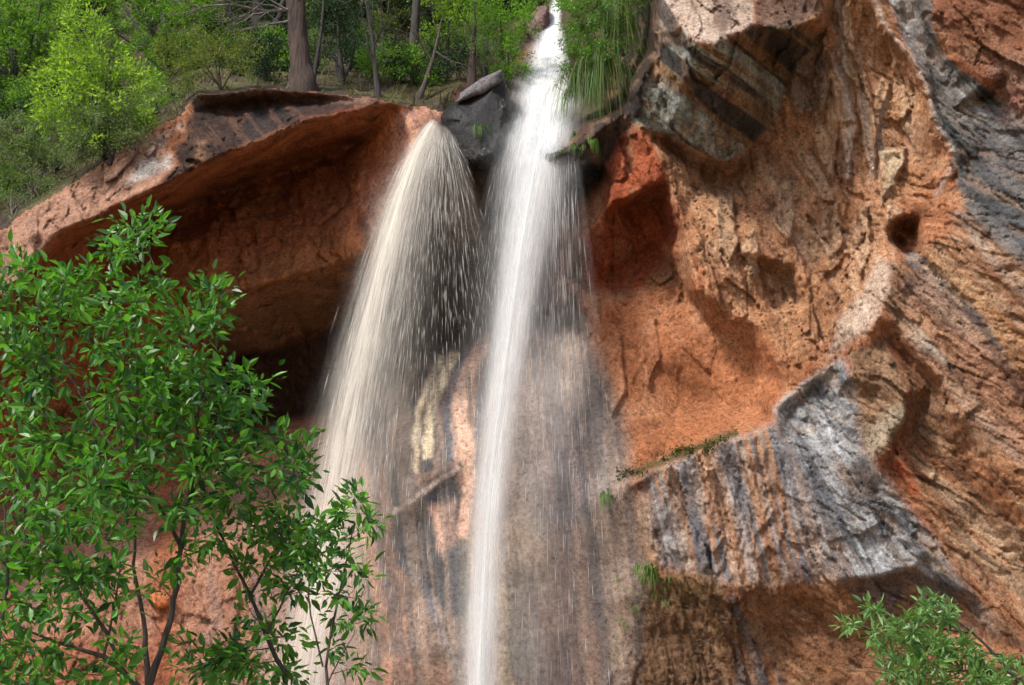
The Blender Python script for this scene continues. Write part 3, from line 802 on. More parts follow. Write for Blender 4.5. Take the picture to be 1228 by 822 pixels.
# along every crack the rock is painted darker
crk = np.exp(-(c1 / 0.035) ** 2) * midbreak
alc = m_poly([(690,360),(830,350),(935,400),(940,500),(860,530),(740,570)], 20)
put(crk * smooth01(med, -.1, .3) * (1 - .85 * alc), (0.10, 0.055, 0.035), .12)
put(np.exp(-(c2 / 0.04) ** 2) * midbreak * smooth01(-med, -.1, .3), (0.12, 0.07, 0.045), .3)
ps = smooth01(f2, .1, .5) * midbreak * R
put(ps, (0.50, 0.30, 0.18), .3)
put(fr * smooth01(comb, .05, .3), (0.52, 0.34, 0.20), .5)
put(fr * streaks(46, 1 / 30, 39, .0, .18, .4, .05), (0.46, 0.20, 0.085), .5)
put(fr * smooth01(-comb, .05, .3), (0.14, 0.065, 0.035), .55)
put(gs * smooth01(-comb, .05, .35), (0.12, 0.12, 0.125), .5)
put(und * smooth01(-comb, .1, .35), (0.05, 0.04, 0.03), .4)

wet(m_poly([(500,150),(560,110),(660,180),(740,130),(765,100),(745,165),(720,230),(700,400),(745,560),(700,640),(640,900),(500,900),(470,620),(470,440),(460,350)], 20), .75)
wet(lg, .95)
wet(und, .35)

# hillside soil
SOIL = (0.06, 0.042, 0.025)
Chill = np.zeros(SH + (3,)); Chill[:] = SOIL
_m = smooth01(fbm(x / 2, y / 2, z / 2, 101, 5), -.1, .25)[..., None]
Chill = Chill * (1 - _m) + np.array((0.11, 0.10, 0.04)) * _m
_m = smooth01(fbm(x / 1.2, y / 1.2, z / 1.2, 103, 5), .1, .35)[..., None]
Chill = Chill * (1 - _m) + np.array((0.06, 0.045, 0.03)) * _m
C = np.clip(C, 0, .8)
GRIT = np.clip(1 - 0.75 * dome - 0.6 * chute - 0.25 * leftlow - 0.0 * roof, .2, 1)

# faces
nr, nc = SH
idx = np.arange(nr * nc).reshape(SH)
quads = np.stack([idx[:-1, :-1], idx[1:, :-1], idx[1:, 1:], idx[:-1, 1:]], -1).reshape(-1, 4)
fh = (HILL[:-1, :-1] > .5).reshape(-1)
fcx = (GX[:-1, :-1]).reshape(-1); fcy = (GY[:-1, :-1]).reshape(-1)


def sheet(name, sel, mat, colour):
    q = quads[sel]
    used = np.unique(q); remap = np.full(nr * nc, -1, np.int64); remap[used] = np.arange(len(used))
    o = poly_obj(name, PT.reshape(-1, 3)[used], remap[q], mat, None, True)
    me = o.data
    a = me.color_attributes.new('stain', 'FLOAT_COLOR', 'POINT')  # vertex colour: beds, stains and, on the cliff, painted shade
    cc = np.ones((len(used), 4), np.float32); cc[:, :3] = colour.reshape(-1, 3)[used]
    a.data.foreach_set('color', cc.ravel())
    for nm, arr in (('wet', WET), ('grit', GRIT)):
        b = me.attributes.new(nm, 'FLOAT', 'POINT'); b.data.foreach_set('value', arr.reshape(-1)[used].astype(np.float32))
    return o


M_ROCK = rock_mat('sandstone')
M_SOIL = rock_mat('soil', True, bump=0.7)
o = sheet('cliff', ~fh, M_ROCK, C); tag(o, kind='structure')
o = sheet('hillside', fh, M_SOIL, Chill); tag(o, kind='structure')
del quads


def surf(px, py):
    """depth of the finished cliff or hillside towards a point"""
    j = int(np.clip(np.searchsorted(gx, px), 0, nc - 1)); i = int(np.clip(np.searchsorted(gy, py), 0, nr - 1))
    return float(Y1[i, j])


# canyon floor
gm, nt = new_mat('canyon_floor'); L = nt.links.new
tc = N(nt, 'ShaderNodeTexCoord'); n1 = N(nt, 'ShaderNodeTexNoise', Scale=0.4, Detail=8.0)
L(tc.outputs['Object'], n1.inputs['Vector'])
rr = ramp(nt, [(.35, (0.12, 0.11, 0.05)), (.5, (0.28, 0.19, 0.11)), (.7, (0.36, 0.23, 0.14))]); L(n1.outputs['Fac'], rr.inputs['Fac'])
p = N(nt, 'ShaderNodeBsdfPrincipled', Roughness=0.95); L(rr.outputs['Color'], p.inputs['Base Color'])
oo = N(nt, 'ShaderNodeOutputMaterial'); L(p.outputs[0], oo.inputs['Surface'])
g = np.linspace(-600, 600, 61); A, B = np.meshgrid(g, g)
Zg = np.where(np.hypot(A, B) < 60, 0.0, 0) + 0.15 * fbm(A / 30, B / 30, 0 * A, 7, 3)
gi = np.arange(61 * 61).reshape(61, 61)
gq = np.stack([gi[:-1, :-1], gi[:-1, 1:], gi[1:, 1:], gi[1:, :-1]], -1).reshape(-1, 4)
o = poly_obj('ground', np.stack([A, B, Zg], -1).reshape(-1, 3), gq, gm, None, True); tag(o, kind='structure')

#@@WATER
def veil_mat(name, c, across=34.0, along=1.5, lo=.1, hi=1.7):
    """falling water: threads that follow the fall, open between them"""
    m, nt = new_mat(name); L = nt.links.new
    fl = N(nt, 'ShaderNodeAttribute', _attribute_name='flow'); th = N(nt, 'ShaderNodeAttribute', _attribute_name='thick')
    def thread(sx, sy, det, a, b, c0, c1):
        mp = N(nt, 'ShaderNodeMapping'); mp.inputs['Scale'].default_value = (sx, sy, 1); L(fl.outputs['Vector'], mp.inputs['Vector'])
        no = N(nt, 'ShaderNodeTexNoise', Scale=1.0, Detail=det, Roughness=.6, Distortion=.25); L(mp.outputs[0], no.inputs['Vector'])
        mr = N(nt, 'ShaderNodeMapRange'); mr.inputs['From Min'].default_value = a; mr.inputs['From Max'].default_value = b
        mr.inputs['To Min'].default_value = max(c0, -.3); mr.inputs['To Max'].default_value = c1
        L(no.outputs['Fac'], mr.inputs['Value']); return mr
    t1 = thread(across, along, 4.0, .34, .66, lo, hi); t2 = thread(across * .12, along * .25, 3.0, .3, .7, .45, 1.5)
    mu = N(nt, 'ShaderNodeMath', _operation='MULTIPLY'); L(t1.outputs[0], mu.inputs[0]); L(t2.outputs[0], mu.inputs[1])
    m2 = N(nt, 'ShaderNodeMath', _operation='MULTIPLY', _use_clamp=True); L(mu.outputs[0], m2.inputs[0]); L(th.outputs['Fac'], m2.inputs[1])
    d = N(nt, 'ShaderNodeBsdfDiffuse'); d.inputs['Color'].default_value = (*c, 1)
    t = N(nt, 'ShaderNodeBsdfTranslucent'); t.inputs['Color'].default_value = (*c, 1)
    ms = N(nt, 'ShaderNodeMixShader'); ms.inputs[0].default_value = .5
    L(d.outputs[0], ms.inputs[1]); L(t.outputs[0], ms.inputs[2])
    tr = N(nt, 'ShaderNodeBsdfTransparent')
    mx = N(nt, 'ShaderNodeMixShader'); L(m2.outputs[0], mx.inputs[0]); L(tr.outputs[0], mx.inputs[1]); L(ms.outputs[0], mx.inputs[2])
    o = N(nt, 'ShaderNodeOutputMaterial'); L(mx.outputs[0], o.inputs['Surface'])
    return m


M_WATER = water_mat('white_drops', (0.95, 0.96, 0.96), .5)
M_SILT = water_mat('silty_drops', (0.93, 0.905, 0.86), .5)
M_VEIL = veil_mat('white_water', (0.90, 0.91, 0.91), 30, 1.1, .3, 1.4)
M_SVEIL = veil_mat('silty_water', (0.90, 0.865, 0.79), 20, .7, -.1, 1.8)
M_MIST = veil_mat('thin_water', (0.95, 0.95, 0.94), 34, 1.6, .0, 1.9)


def sheets(name, grids, mat):
    """grids: (points (a,b,3), flow (a,b,3), thick (a,b))"""
    V, F, FL, TH = [], [], [], []; n = 0
    for P, fl, th in grids:
        a, b = th.shape; gi = np.arange(a * b).reshape(a, b) + n
        F.append(np.stack([gi[:-1, :-1], gi[:-1, 1:], gi[1:, 1:], gi[1:, :-1]], -1).reshape(-1, 4)); n += a * b
        V.append(P.reshape(-1, 3)); FL.append(fl.reshape(-1, 3)); TH.append(th.ravel())
    o = poly_obj(name, np.concatenate(V), np.concatenate(F), mat, None, True)
    A = o.data.attributes.new('flow', 'FLOAT_VECTOR', 'POINT'); A.data.foreach_set('vector', np.concatenate(FL).astype(np.float32).ravel())
    B = o.data.attributes.new('thick', 'FLOAT', 'POINT'); B.data.foreach_set('value', np.concatenate(TH).astype(np.float32))
    return tag(o, kind='structure')


# the plunge: (px, py, metres, half width px) of its axis; leaves of water cross on the axis
KEYS = np.array([(668,-30,48,5),(668,0,46.0,9),(664,30,44,16),(660,60,42,34),(657,100,39,52),(655,140,36.3,62),(650,170,35.2,60),(643,200,34.3,52),(634,250,33.8,46),(626,300,33.4,42),(615,380,33.1,38),
                 (604,460,33,34),(594,540,32.9,32),(586,620,32.8,31),(581,700,32.8,30),(577,780,32.7,30),(574,860,32.7,32),(572,960,32.7,24),(570,1100,32.7,30),(570,1180,32.7,34)], float)
ns = 150; tt_ = np.linspace(0, 1, ns); kk_ = np.linspace(0, 1, len(KEYS))
K = np.stack([np.interp(tt_, kk_, KEYS[:, i]) for i in range(4)], -1)
for _ in range(2): K[1:-1] = (K[:-2] + 2 * K[1:-1] + K[2:]) / 4
AX = at(K[:, 0], K[:, 1], K[:, 2]); HW = K[:, 3] * K[:, 2] / FPX * 1.06
arc = np.concatenate([[0], np.cumsum(np.linalg.norm(np.diff(AX, axis=0), axis=1))])
uu = np.linspace(-1, 1, 25)
g_ = []
for k in range(11):
    th0 = (k - 5) / 11 * math.pi
    free = np.clip((K[:, 1] - 90) / 120, .12, 1)                       # on the chute the water lies thin
    lat = np.stack([np.full(ns, math.cos(th0)), math.sin(th0) * free, np.zeros(ns)], -1)
    wob = 1 + .10 * np.sin(arc / 2.3 + k) + .06 * np.sin(arc / .9 + 2 * k)
    off = .10 * np.sin(arc / 1.9 + 1.7 * k)
    ww = uu[None, :] * 1.5 * HW[:, None] * wob[:, None] + off[:, None] * HW[:, None]
    P = AX[:, None, :] + lat[:, None, :] * ww[..., None] + np.array([0, -.05 * (k % 3), 0])
    th = np.exp(-(uu[None, :] * 1.5) ** 2 / (2 * .36 ** 2)) * (.72 - .30 * smooth01(arc, 10, 30))[:, None]
    th = th * smooth01(1 - np.abs(uu), 0, .25)[None, :]
    fl = np.stack([ww, np.repeat(arc[:, None], len(uu), 1), np.full(ww.shape, 3.7 * k)], -1)
    g_.append((P, fl, th))
sheets('waterfall', g_, M_VEIL)


def drop_path(src, vx, vy, t):
    return np.stack([src[..., 0] + vx * t, src[..., 1] + vy * t * .7, src[..., 2] - 4.9 * t ** 2 - 3.0 * t], -1)


def curtains(a, b, v0, v1, vys, dens, tmax, n_v=49, n_t=90, fade=.06, seed=0.0):
    """leaves of water that leave the edge a-b; side speed runs from v0 to v1"""
    A, B = at(*a), at(*b); out = []
    for k, vy in enumerate(vys):
        s = np.linspace(0, 1, n_v); vx = v0 + (v1 - v0) * s
        t = np.linspace(.0, 1, n_t) ** .75 * tmax
        S_, T_ = np.meshgrid(s, t); VX = np.broadcast_to(vx, S_.shape)
        src = A + (B - A) * S_[..., None]
        P = drop_path(src, VX, vy * (1 + .12 * np.sin(S_ * 9 + k * 2)), T_)
        th = dens(VX, T_) * smooth01(S_, 0, .1) * smooth01(1 - S_, 0, .1) * smooth01(T_, -.01, fade)
        fl = np.stack([VX * 1.25 + S_ * np.linalg.norm(B - A), 4.9 * T_ ** 2 + 3 * T_, np.full(S_.shape, seed + 2.9 * k)], -1)
        out.append((P, fl, th))
    return out

sheets('waterfall', curtains((516, 141, 35.1), (536, 152, 35.2), -2.9, 2.1, (-.6, -.85, -1.1, -1.35, -1.6, -1.9),
       lambda v, t: (.36 * np.exp(-((v + 1.75) / .28) ** 2 / 2) + .22 * np.exp(-((v + 1.1) / .45) ** 2 / 2) * np.exp(-t * 1.1) + .07 * np.exp(-t * 3.0)) * np.exp(-np.maximum(t - .6, 0) * .65), 1.85, seed=5.), M_SVEIL)
# thin water off the wet ledge and along the right flank of the plunge
sheets('waterfall', curtains((652, 196, 33.7), (692, 178, 34.0), -.75, .7, (-.15, -.4, -.7), lambda v, t: (.075 * np.exp(-((v + .5) / .3) ** 2 / 2) + .026) * np.exp(-t * .5), 1.9, seed=50.)
       + curtains((606, 150, 36.0), (625, 165, 35.4), -1.5, -.2, (-.3, -.9), lambda v, t: .10 * np.exp(-t * .9) * np.exp(-((v + .7) / .6) ** 2), 1.8, seed=90.), M_MIST)


def spindles(name, b, w, mat):
    """drawn-out drops: tip, three-cornered middle, tip"""
    p0, pm, p1 = b; n = len(p0)
    d = p1 - p0; d /= np.linalg.norm(d, axis=1, keepdims=True) + 1e-9
    a = np.cross(d, np.array([0.2, 1.0, 0.1])); a /= np.linalg.norm(a, axis=1, keepdims=True) + 1e-9
    c = np.cross(d, a); ph = rng.uniform(0, 6.28, n)
    vs = [p0] + [pm + w[:, None] * (np.cos(ph + k * 2.0944)[:, None] * a + np.sin(ph + k * 2.0944)[:, None] * c) for k in range(3)] + [p1]
    v = np.stack(vs, 1).reshape(-1, 3)
    t = np.array([[0, 1, 2], [0, 2, 3], [0, 3, 1], [4, 2, 1], [4, 3, 2], [4, 1, 3]])
    f = (t[None] + (np.arange(n) * 5)[:, None, None]).reshape(-1, 3)
    return tag(poly_obj(name, v, f, mat, None, True), kind='structure')


def shower(n, a, b, mu, sg, vy, ln, w, t0, t1, power=.6):
    A, B = at(*a), at(*b); src = A + (B - A) * rng.uniform(0, 1, n)[:, None]
    t = t0 + (t1 - t0) * rng.beta(1.5, 2.4, n); vx = rng.normal(mu, sg, n); vv = rng.normal(vy, .35, n)
    dt = rng.uniform(*ln, n) / np.clip(9.8 * t, 2, 20)
    return [drop_path(src, vx, vv, t + q * dt) for q in (0, .4, 1)], rng.uniform(*w, n)


def join(*S): return [np.concatenate([q[0][k] for q in S]) for k in range(3)], np.concatenate([q[1] for q in S])

b_, w_ = join(shower(1100, (520, 141, 35.2), (533, 150, 35.2), -1.7, .35, -1.2, (.3, .9), (.002, .005), .03, 2.2),
              shower(800, (520, 141, 35.2), (533, 150, 35.2), -1.0, .5, -1.2, (.2, .7), (.002, .0045), .03, 1.9),
              shower(800, (515, 141, 35.2), (540, 154, 35.2), .3, .8, -1.2, (.2, .6), (.002, .004), .03, 1.5))
spindles('waterfall', b_, w_, M_SILT)
b_, w_ = join(shower(250, (655, 192, 33.6), (690, 176, 33.9), 0, .3, -.5, (.3, .9), (.002, .0035), .03, 2.0),
              shower(600, (608, 120, 37.6), (640, 150, 35.4), -.5, .5, -1.0, (.2, .7), (.002, .004), .03, 1.8),
              shower(450, (640, 150, 35.2), (668, 160, 35.0), .2, .35, -1.0, (.2, .7), (.002, .004), .03, 1.8))
spindles('waterfall', b_, w_, M_WATER)

#@@PLANTS
# ------------------------------------------------------------------ plants
M_LEAF = foliage_mat('young_leaf', (0.007, 0.042, 0.009), (0.105, 0.29, 0.035), .36, .42, .4)
M_LEAF2 = foliage_mat('bush_leaf', (0.05, 0.12, 0.03), (0.17, 0.31, 0.09), .30, .42, .5)
M_YEL = foliage_mat('bright_leaf', (0.07, 0.15, 0.020), (0.26, 0.40, 0.06), .5, .5, .3)
M_MID = foliage_mat('mid_leaf', (0.035, 0.10, 0.018), (0.15, 0.27, 0.04), .45, .5, .3)
M_SAGE = foliage_mat('grey_green_leaf', (0.055, 0.090, 0.040), (0.16, 0.22, 0.10), .35, .6, .3)
M_DARKL = foliage_mat('conifer_needle', (0.010, 0.028, 0.012), (0.035, 0.075, 0.030), .2, .6, .3)
M_GRASS = foliage_mat('dry_grass_blade', (0.05, 0.055, 0.018), (0.17, 0.165, 0.06), .35, .7, .2)
M_HANG = foliage_mat('hanging_grass_blade', (0.020, 0.055, 0.010), (0.12, 0.22, 0.030), .35, .6, .3)
M_DRYB = foliage_mat('withered_blade', (0.12, 0.075, 0.03), (0.28, 0.20, 0.09), .3, .7, .2)
M_MOSS = foliage_mat('moss_leaf', (0.015, 0.022, 0.005), (0.085, 0.10, 0.02), .2, .8, .2)
M_BARK = bark_mat('dark_bark', (0.012, 0.010, 0.009), (0.05, 0.040, 0.032))
M_TWIG = bark_mat('stem_bark', (0.03, 0.022, 0.018), (0.11, 0.085, 0.065), 20)
M_GREYW = bark_mat('grey_dead_wood', (0.10, 0.085, 0.075), (0.30, 0.27, 0.24), 14)
M_RED = bark_mat('red_bark', (0.008, 0.006, 0.005), (0.085, 0.045, 0.030), 13, .1)


def dense(path, step):
    path = np.asarray(path, float); out = []
    for a, b in zip(path[:-1], path[1:]):
        n = max(1, int(np.linalg.norm(b[:3] - a[:3]) / step))
        t = np.arange(n)[:, None] / n
        out.append(a + (b - a) * t)
    out.append(path[-1:])
    p = np.concatenate(out)
    q = p.copy()
    for _ in range(3):
        q[1:-1] = (q[:-2] + q[1:-1] * 2 + q[2:]) / 4
    return q


def plant(name, label, cat, group, mains, blobs, Y, dY, leaf_len, per, crad, m_leaf, m_bark, template=LEAF,
          aspect=.42, droop=.25, twig_r=.006, up=.7, back=1.6, bare=0, down=.6, ground=False):
    """mains: stems [(px, py, metres, radius)...]; blobs: leaf masses (px, py, rx, ry, clusters[, metres])"""
    stems = []
    for mpth in mains:
        k = np.array(mpth, float)
        stems.append(dense(np.concatenate([at(k[:, 0], k[:, 1], k[:, 2]), k[:, 3:4]], 1), max(.12, crad * .6)))
    root = empty(name, stems[0][0, :3])
    tag(root, label, cat, group)
    tb = Tubes()
    for s in stems:
        s[:, :3] += rng.normal(0, 1, (len(s), 3)) * s[:, 3:4] * .35
        tb.add(s[:, :3], s[:, 3], 7, .08)
    nodes = np.concatenate([s for s in stems])
    cs = []
    for b in blobs:
        n = b[4]; yy = b[5] if len(b) > 5 else Y
        r = np.sqrt(rng.uniform(0, 1, n)); a = rng.uniform(0, 6.283, n)
        cs.append(at(b[0] + b[2] * r * np.cos(a), b[1] + b[3] * r * np.sin(a), yy + rng.normal(0, 1, n) * dY))
        if ground:
            for q in range(n):
                c = cs[-1][q]; dv = c - CAM
                # keep the leaf mass in front of the slope
                lim = surf(b[0], b[1]) - .25
                if c[1] > lim: cs[-1][q] = CAM + dv * ((lim - abs(rng.normal(0, .3))) / c[1])
    cs = np.concatenate(cs)
    d0 = np.min(np.linalg.norm(cs[:, None] - nodes[None, :, :3], axis=2), axis=1)
    cs = cs[np.argsort(d0)]
    NP = np.zeros((len(nodes) + len(cs) * 4, 4)); NP[:len(nodes)] = nodes; nn = len(nodes)
    ends = []
    for c in cs:
        dv = c - NP[:nn, :3]
        cost = np.linalg.norm(dv, axis=1) + back * np.maximum(0, -dv[:, 2]) * .6
        j = int(np.argmin(cost)); a = NP[j]
        L_ = np.linalg.norm(c - a[:3])
        if L_ < .02: continue
        mid = (a[:3] + c) / 2 + np.array([0, 0, -up * .12 * L_]) + rng.normal(0, .06 * L_, 3)
        t = np.linspace(0, 1, 6)[:, None]
        pts = (1 - t) ** 2 * a[:3] + 2 * t * (1 - t) * mid + t ** 2 * c
        r0 = min(a[3] * .7, twig_r * (1 + 1.2 * L_)); r0 = max(r0, twig_r * .5)
        rad = np.linspace(r0, twig_r * .35, 6)
        tb.add(pts, rad, 4)
        NP[nn:nn + 4, :3] = pts[1:5]; NP[nn:nn + 4, 3] = rad[1:5]; nn += 4
        ends.append((pts, c))
    tb.build('trunk', m_bark, root)
    pos, dr, nm = [], [], []
    for q, (pts, c) in enumerate(ends):
        if bare and rng.uniform() < bare: continue
        ax = pts[-1] - pts[-3]; ax /= np.linalg.norm(ax) + 1e-9
        k = max(2, int(rng.normal(per, per * .25)))
        s = rng.uniform(0, 1, k) ** .7
        o_ = rdir(k) * crad * rng.uniform(.1, .95, (k, 1)) * (.35 + .65 * s[:, None])
        p = c - ax * crad * .6 + ax * crad * 1.1 * s[:, None] + o_ * .8
        dd = o_ / (np.linalg.norm(o_, axis=1, keepdims=True) + 1e-9) + ax * .6 + np.array([0, 0, -droop]) + rng.normal(0, .25, (k, 3))
        pos.append(p); dr.append(dd)
        n_ = np.array([0, 0, 1.0]) + rng.normal(0, down, (k, 3)); nm.append(n_)
    pos = np.concatenate(pos); dr = np.concatenate(dr); nm = np.concatenate(nm)
    ln = leaf_len * rng.uniform(.4, 1.3, len(pos))
    leaves('crown', pos, dr, nm, ln, ln * aspect, m_leaf, root, template)
    return root


# ---- young trees in front of the cliff
G1 = 'young leafy trees in front of the cliff'
plant('young_tree', 'tallest leafy green tree at the left with a crooked forked stem', 'tree', G1,
      [[(165,1010,12,.045),(178,822,12,.034),(200,760,12,.027),(213,700,12.05,.024),(216,655,12.05,.021),(232,560,12.1,.016),(240,480,12.1,.013),(225,400,12.2,.013),(190,330,12.2,.008),(165,275,12.2,.004)],
       [(178,822,12,.03),(172,740,12,.018),(160,680,11.9,.014),(163,560,11.9,.011),(165,440,12,.009),(168,340,12,.005)],
       [(216,655,12.05,.02),(190,600,11.8,.014),(120,520,11.7,.010),(60,400,11.7,.006)],
       [(240,480,12.1,.012),(262,420,12.1,.008),(262,370,12.1,.004)],
       [(240,540,12.1,.014),(290,500,12,.009),(345,540,12,.004)],
       [(232,560,12.1,.014),(280,540,12.2,.010),(330,580,12.2,.005)]],
      [(165,272,26,12,7),(150,300,32,20,12),(62,330,26,16,9),(15,335,24,22,9),(0,380,24,30,12),(95,345,36,22,14),(45,372,40,22,15),(130,375,46,26,22),(185,350,20,30,10),(255,352,22,14,8),(262,385,18,16,6),
       (225,395,36,24,16),(70,425,60,30,26),(20,450,30,50,18),(170,430,46,30,24),(215,455,50,30,24),(262,452,24,20,8),(300,468,18,14,7),(300,490,12,12,3),(240,495,50,30,26),
       (150,500,50,36,28),(60,520,60,34,30),(190,545,50,30,26),(270,555,46,30,24),(325,520,26,10,6),(350,540,26,16,10),(345,570,34,22,14),(110,570,50,26,20),(20,570,26,30,12),(150,610,40,20,12),(200,620,30,18,8),(250,595,30,20,9),(130,590,30,14,6),(230,650,20,20,4),(190,690,26,20,4)],
      12, .45, .128, 13, .22, M_LEAF, M_TWIG, aspect=.48, droop=.2)
plant('young_tree', 'young green tree beside the foot of the silty fall, stem leaning left', 'tree', G1,
      [[(395,1010,12.6,.045),(345,822,12.6,.023),(320,760,12.6,.020),(300,715,12.6,.017),(275,665,12.6,.013),(250,610,12.6,.011),(240,570,12.6,.006)],
       [(300,715,12.6,.014),(330,660,12.6,.010),(350,610,12.6,.005)],
       [(320,760,12.6,.012),(350,700,12.5,.008),(375,650,12.5,.004)]],
      [(300,625,46,30,18),(340,620,40,26,14),(345,660,34,30,16),(310,690,26,22,8),(350,700,24,18,8),(255,640,30,24,7),(275,785,36,22,14),(300,812,50,20,16),(240,800,26,18,9),(225,770,18,14,4),(350,790,24,20,7),(300,745,24,14,4),(335,760,20,20,4)],
      12.6, .35, .13, 11, .19, M_LEAF, M_TWIG, aspect=.48)
plant('sapling', 'slender sapling with sparse leaves in front of the white foot of the left fall', 'sapling', G1,
      [[(400,1010,11.6,.03),(395,860,11.6,.016),(388,800,11.6,.013),(400,740,11.6,.010),(412,690,11.6,.007),(425,625,11.6,.004)],
       [(388,800,11.6,.009),(372,740,11.6,.007),(366,690,11.6,.005),(385,640,11.6,.003)],
       [(388,830,11.6,.008),(405,790,11.6,.005),(425,760,11.6,.003)]],
      [(420,606,22,12,7),(440,626,14,12,5),(395,622,16,12,6),(378,640,14,14,6),(412,650,18,14,6),(395,680,20,12,6),(425,690,12,10,3),(415,715,18,10,5),(430,738,14,8,4),(372,668,14,14,6),(412,745,16,10,3),(425,805,16,10,3),(410,780,14,10,2)],
      11.6, .22, .12, 11, .15, M_LEAF, M_TWIG)
plant('young_tree', 'low spreading green tree at the bottom left corner with arching dark branches', 'tree', G1,
      [[(215,1010,11.2,.05),(170,830,11.2,.030),(150,800,11.2,.024),(125,785,11.2,.020),(60,770,11.2,.010),(0,740,11.2,.008),(-60,700,11.2,.004)],
       [(150,800,11.2,.018),(115,740,11.2,.015),(80,690,11.2,.013),(65,640,11.2,.009),(50,600,11.2,.005)],
       [(80,690,11.2,.010),(30,650,11.2,.007),(-20,610,11.2,.004)],
       [(125,785,11.2,.012),(140,720,11.2,.008),(145,660,11.2,.004)],
       [(-20,1010,11,.04),(-10,820,11,.02),(10,700,11,.012),(5,600,11,.005)]],
      [(30,610,36,24,14),(80,625,36,24,14),(130,640,30,20,9),(20,660,34,28,16),(60,680,30,20,8),(10,720,30,30,14),(50,730,26,20,8),(110,700,26,16,7),(100,735,20,14,5),(15,780,30,30,12),(70,790,24,20,5),(140,680,16,16,5),(150,715,14,14,3),(-40,650,40,90,20),(10,812,40,20,12),(110,800,40,18,9),(150,770,24,16,4),(60,815,30,10,6),(95,690,30,16,8),(120,590,40,20,9)],
      11.2, .4, .125, 11, .19, M_LEAF, M_TWIG, aspect=.48)

# ---- bush bottom right
plant('bush', 'pale green bush with narrow leaves at the bottom right corner, bare twigs to its left', 'bush', None,
      [[(1290,1000,11,.035),(1225,822,11,.016),(1200,785,11,.013),(1165,760,11,.010),(1140,735,11,.007),(1122,725,11,.004)],
       [(1225,822,11,.010),(1170,800,11,.008),(1110,812,11,.005),(1080,806,11,.003)],
       [(1165,760,11,.007),(1115,750,11,.005),(1070,750,11,.004),(1030,752,11,.003)],
       [(1200,785,11,.007),(1160,780,11,.005),(1125,775,11,.003)],
       [(1225,840,11,.008),(1130,826,11,.004),(1050,800,11,.003),(1004,795,11,.0015)],
       [(1130,826,11,.004),(1085,812,11,.003),(1020,800,11,.002),(995,806,11,.0012)],
       [(1110,812,11,.003),(1060,792,11,.002),(1025,790,11,.0012)]],
      [(1018,752,10,6,3),(1052,736,14,8,5),(1048,757,10,6,2),(1048,775,8,8,3),(1066,752,8,6,3),(1088,748,14,8,5),(1118,727,14,12,6),(1138,740,12,12,5),(1105,762,22,12,9),(1130,770,20,14,8),
       (1090,790,26,12,9),(1085,812,34,14,14),(1120,805,30,16,12),(1155,790,24,18,9),(1190,805,30,18,12),(1215,815,30,20,12),(1160,820,40,12,12)],
      11, .25, .085, 22, .09, M_LEAF2, M_TWIG, aspect=.34, droop=.1, twig_r=.004)


# ---- trees and bushes above the rim
def bg(name, label, cat, base, top, spread, blobs, Y, leaf, per, mat, bark=None, r=.06, group='trees and bushes above the rim', dY=.6, crad=.34, nst=3, twig=.010, dens=1.7, **kw):
    """stems fan out from the base to the leaf masses"""
    bark = bark or M_BARK
    fixed = kw.pop('fixed', False)
    if not fixed: Y = surf(*base) - .1
    Yc = Y - .3; kw['ground'] = not fixed
    mains = []
    m = [(base[0], base[1] + 6, Y, r * 1.3), (base[0], base[1], Y, r), ((base[0] * .5 + top[0] * .5) + rng.normal(0, 3), (base[1] + top[1]) / 2, Y, r * .6), (top[0], top[1], Y, r * .2)]
    mains.append(m)
    for k in range(nst):
        a = (k - (nst - 1) / 2) / max(1, nst - 1) * 2 if nst > 1 else .5
        tx = top[0] + a * spread * rng.uniform(.6, 1); ty = top[1] + rng.uniform(0, .35) * (base[1] - top[1])
        mains.append([(base[0], base[1], Y, r * .7), (base[0] * .55 + tx * .45 + rng.normal(0, 3), base[1] * .5 + ty * .5, Y + rng.normal(0, .2), r * .4), (tx, ty, Y + rng.normal(0, .4), r * .12)])
    per = int(per * dens)
    return plant(name, label, cat, group, mains, [(b[0], b[1], b[2], b[3], int(b[4] * 1.3) + 1) for b in blobs], Yc, dY, leaf, per, crad, mat, bark, LEAF_S, .5, .15, twig, .7, 1.6, **kw)

bg('tree', 'bright yellow-green leafy tree standing above the left ledge', 'tree', (128,190), (100,40), 42,
   [(100,40,26,24,14),(78,62,20,18,9),(110,75,44,22,22),(75,100,34,22,16),(125,110,44,24,22),(90,140,44,20,18),(160,95,24,20,10),(60,125,22,16,7),(150,140,34,18,12),(118,165,40,14,10),(84,18,14,14,5)],
   41.5, .14, 46, M_YEL, dens=1.0, crad=.42)
bg('bush', 'grey-green bush at the left edge of the photo above the lowest part of the rim', 'bush', (40,236), (30,150), 44,
   [(20,160,30,20,16),(50,185,34,22,18),(10,205,30,24,16),(60,150,24,14,8),(45,222,30,14,10),(-30,180,30,40,20)], 38, .10, 44, M_SAGE, bark=M_GREYW, dY=.4)
bg('bush', 'grey-green bush whose dark stems reach down to the ledge beside its pale rock patch', 'bush', (133,192), (115,130), 40,
   [(100,150,26,18,16),(130,152,30,20,18),(90,180,20,14,8),(155,165,20,14,9),(115,175,24,12,9),(140,128,26,12,10)], 37.6, .09, 40, M_SAGE, bark=M_BARK, dY=.35, nst=5, r=.05)
bg('bush', 'rounded olive bush with fanning thin stems left of the thick conifer trunk', 'bush', (266,108), (248,50), 46,
   [(205,60,22,16,12),(235,48,26,16,14),(270,52,26,18,14),(215,85,22,14,9),(290,80,20,16,9),(250,75,30,16,12),(300,60,14,12,5),(225,100,16,8,4)], 39.5, .085, 34, foliage_mat('olive_leaf', (0.05, 0.085, 0.02), (0.17, 0.20, 0.05), .4, .5, .3), bark=M_TWIG, dY=.4, nst=6, r=.04, twig=.007)
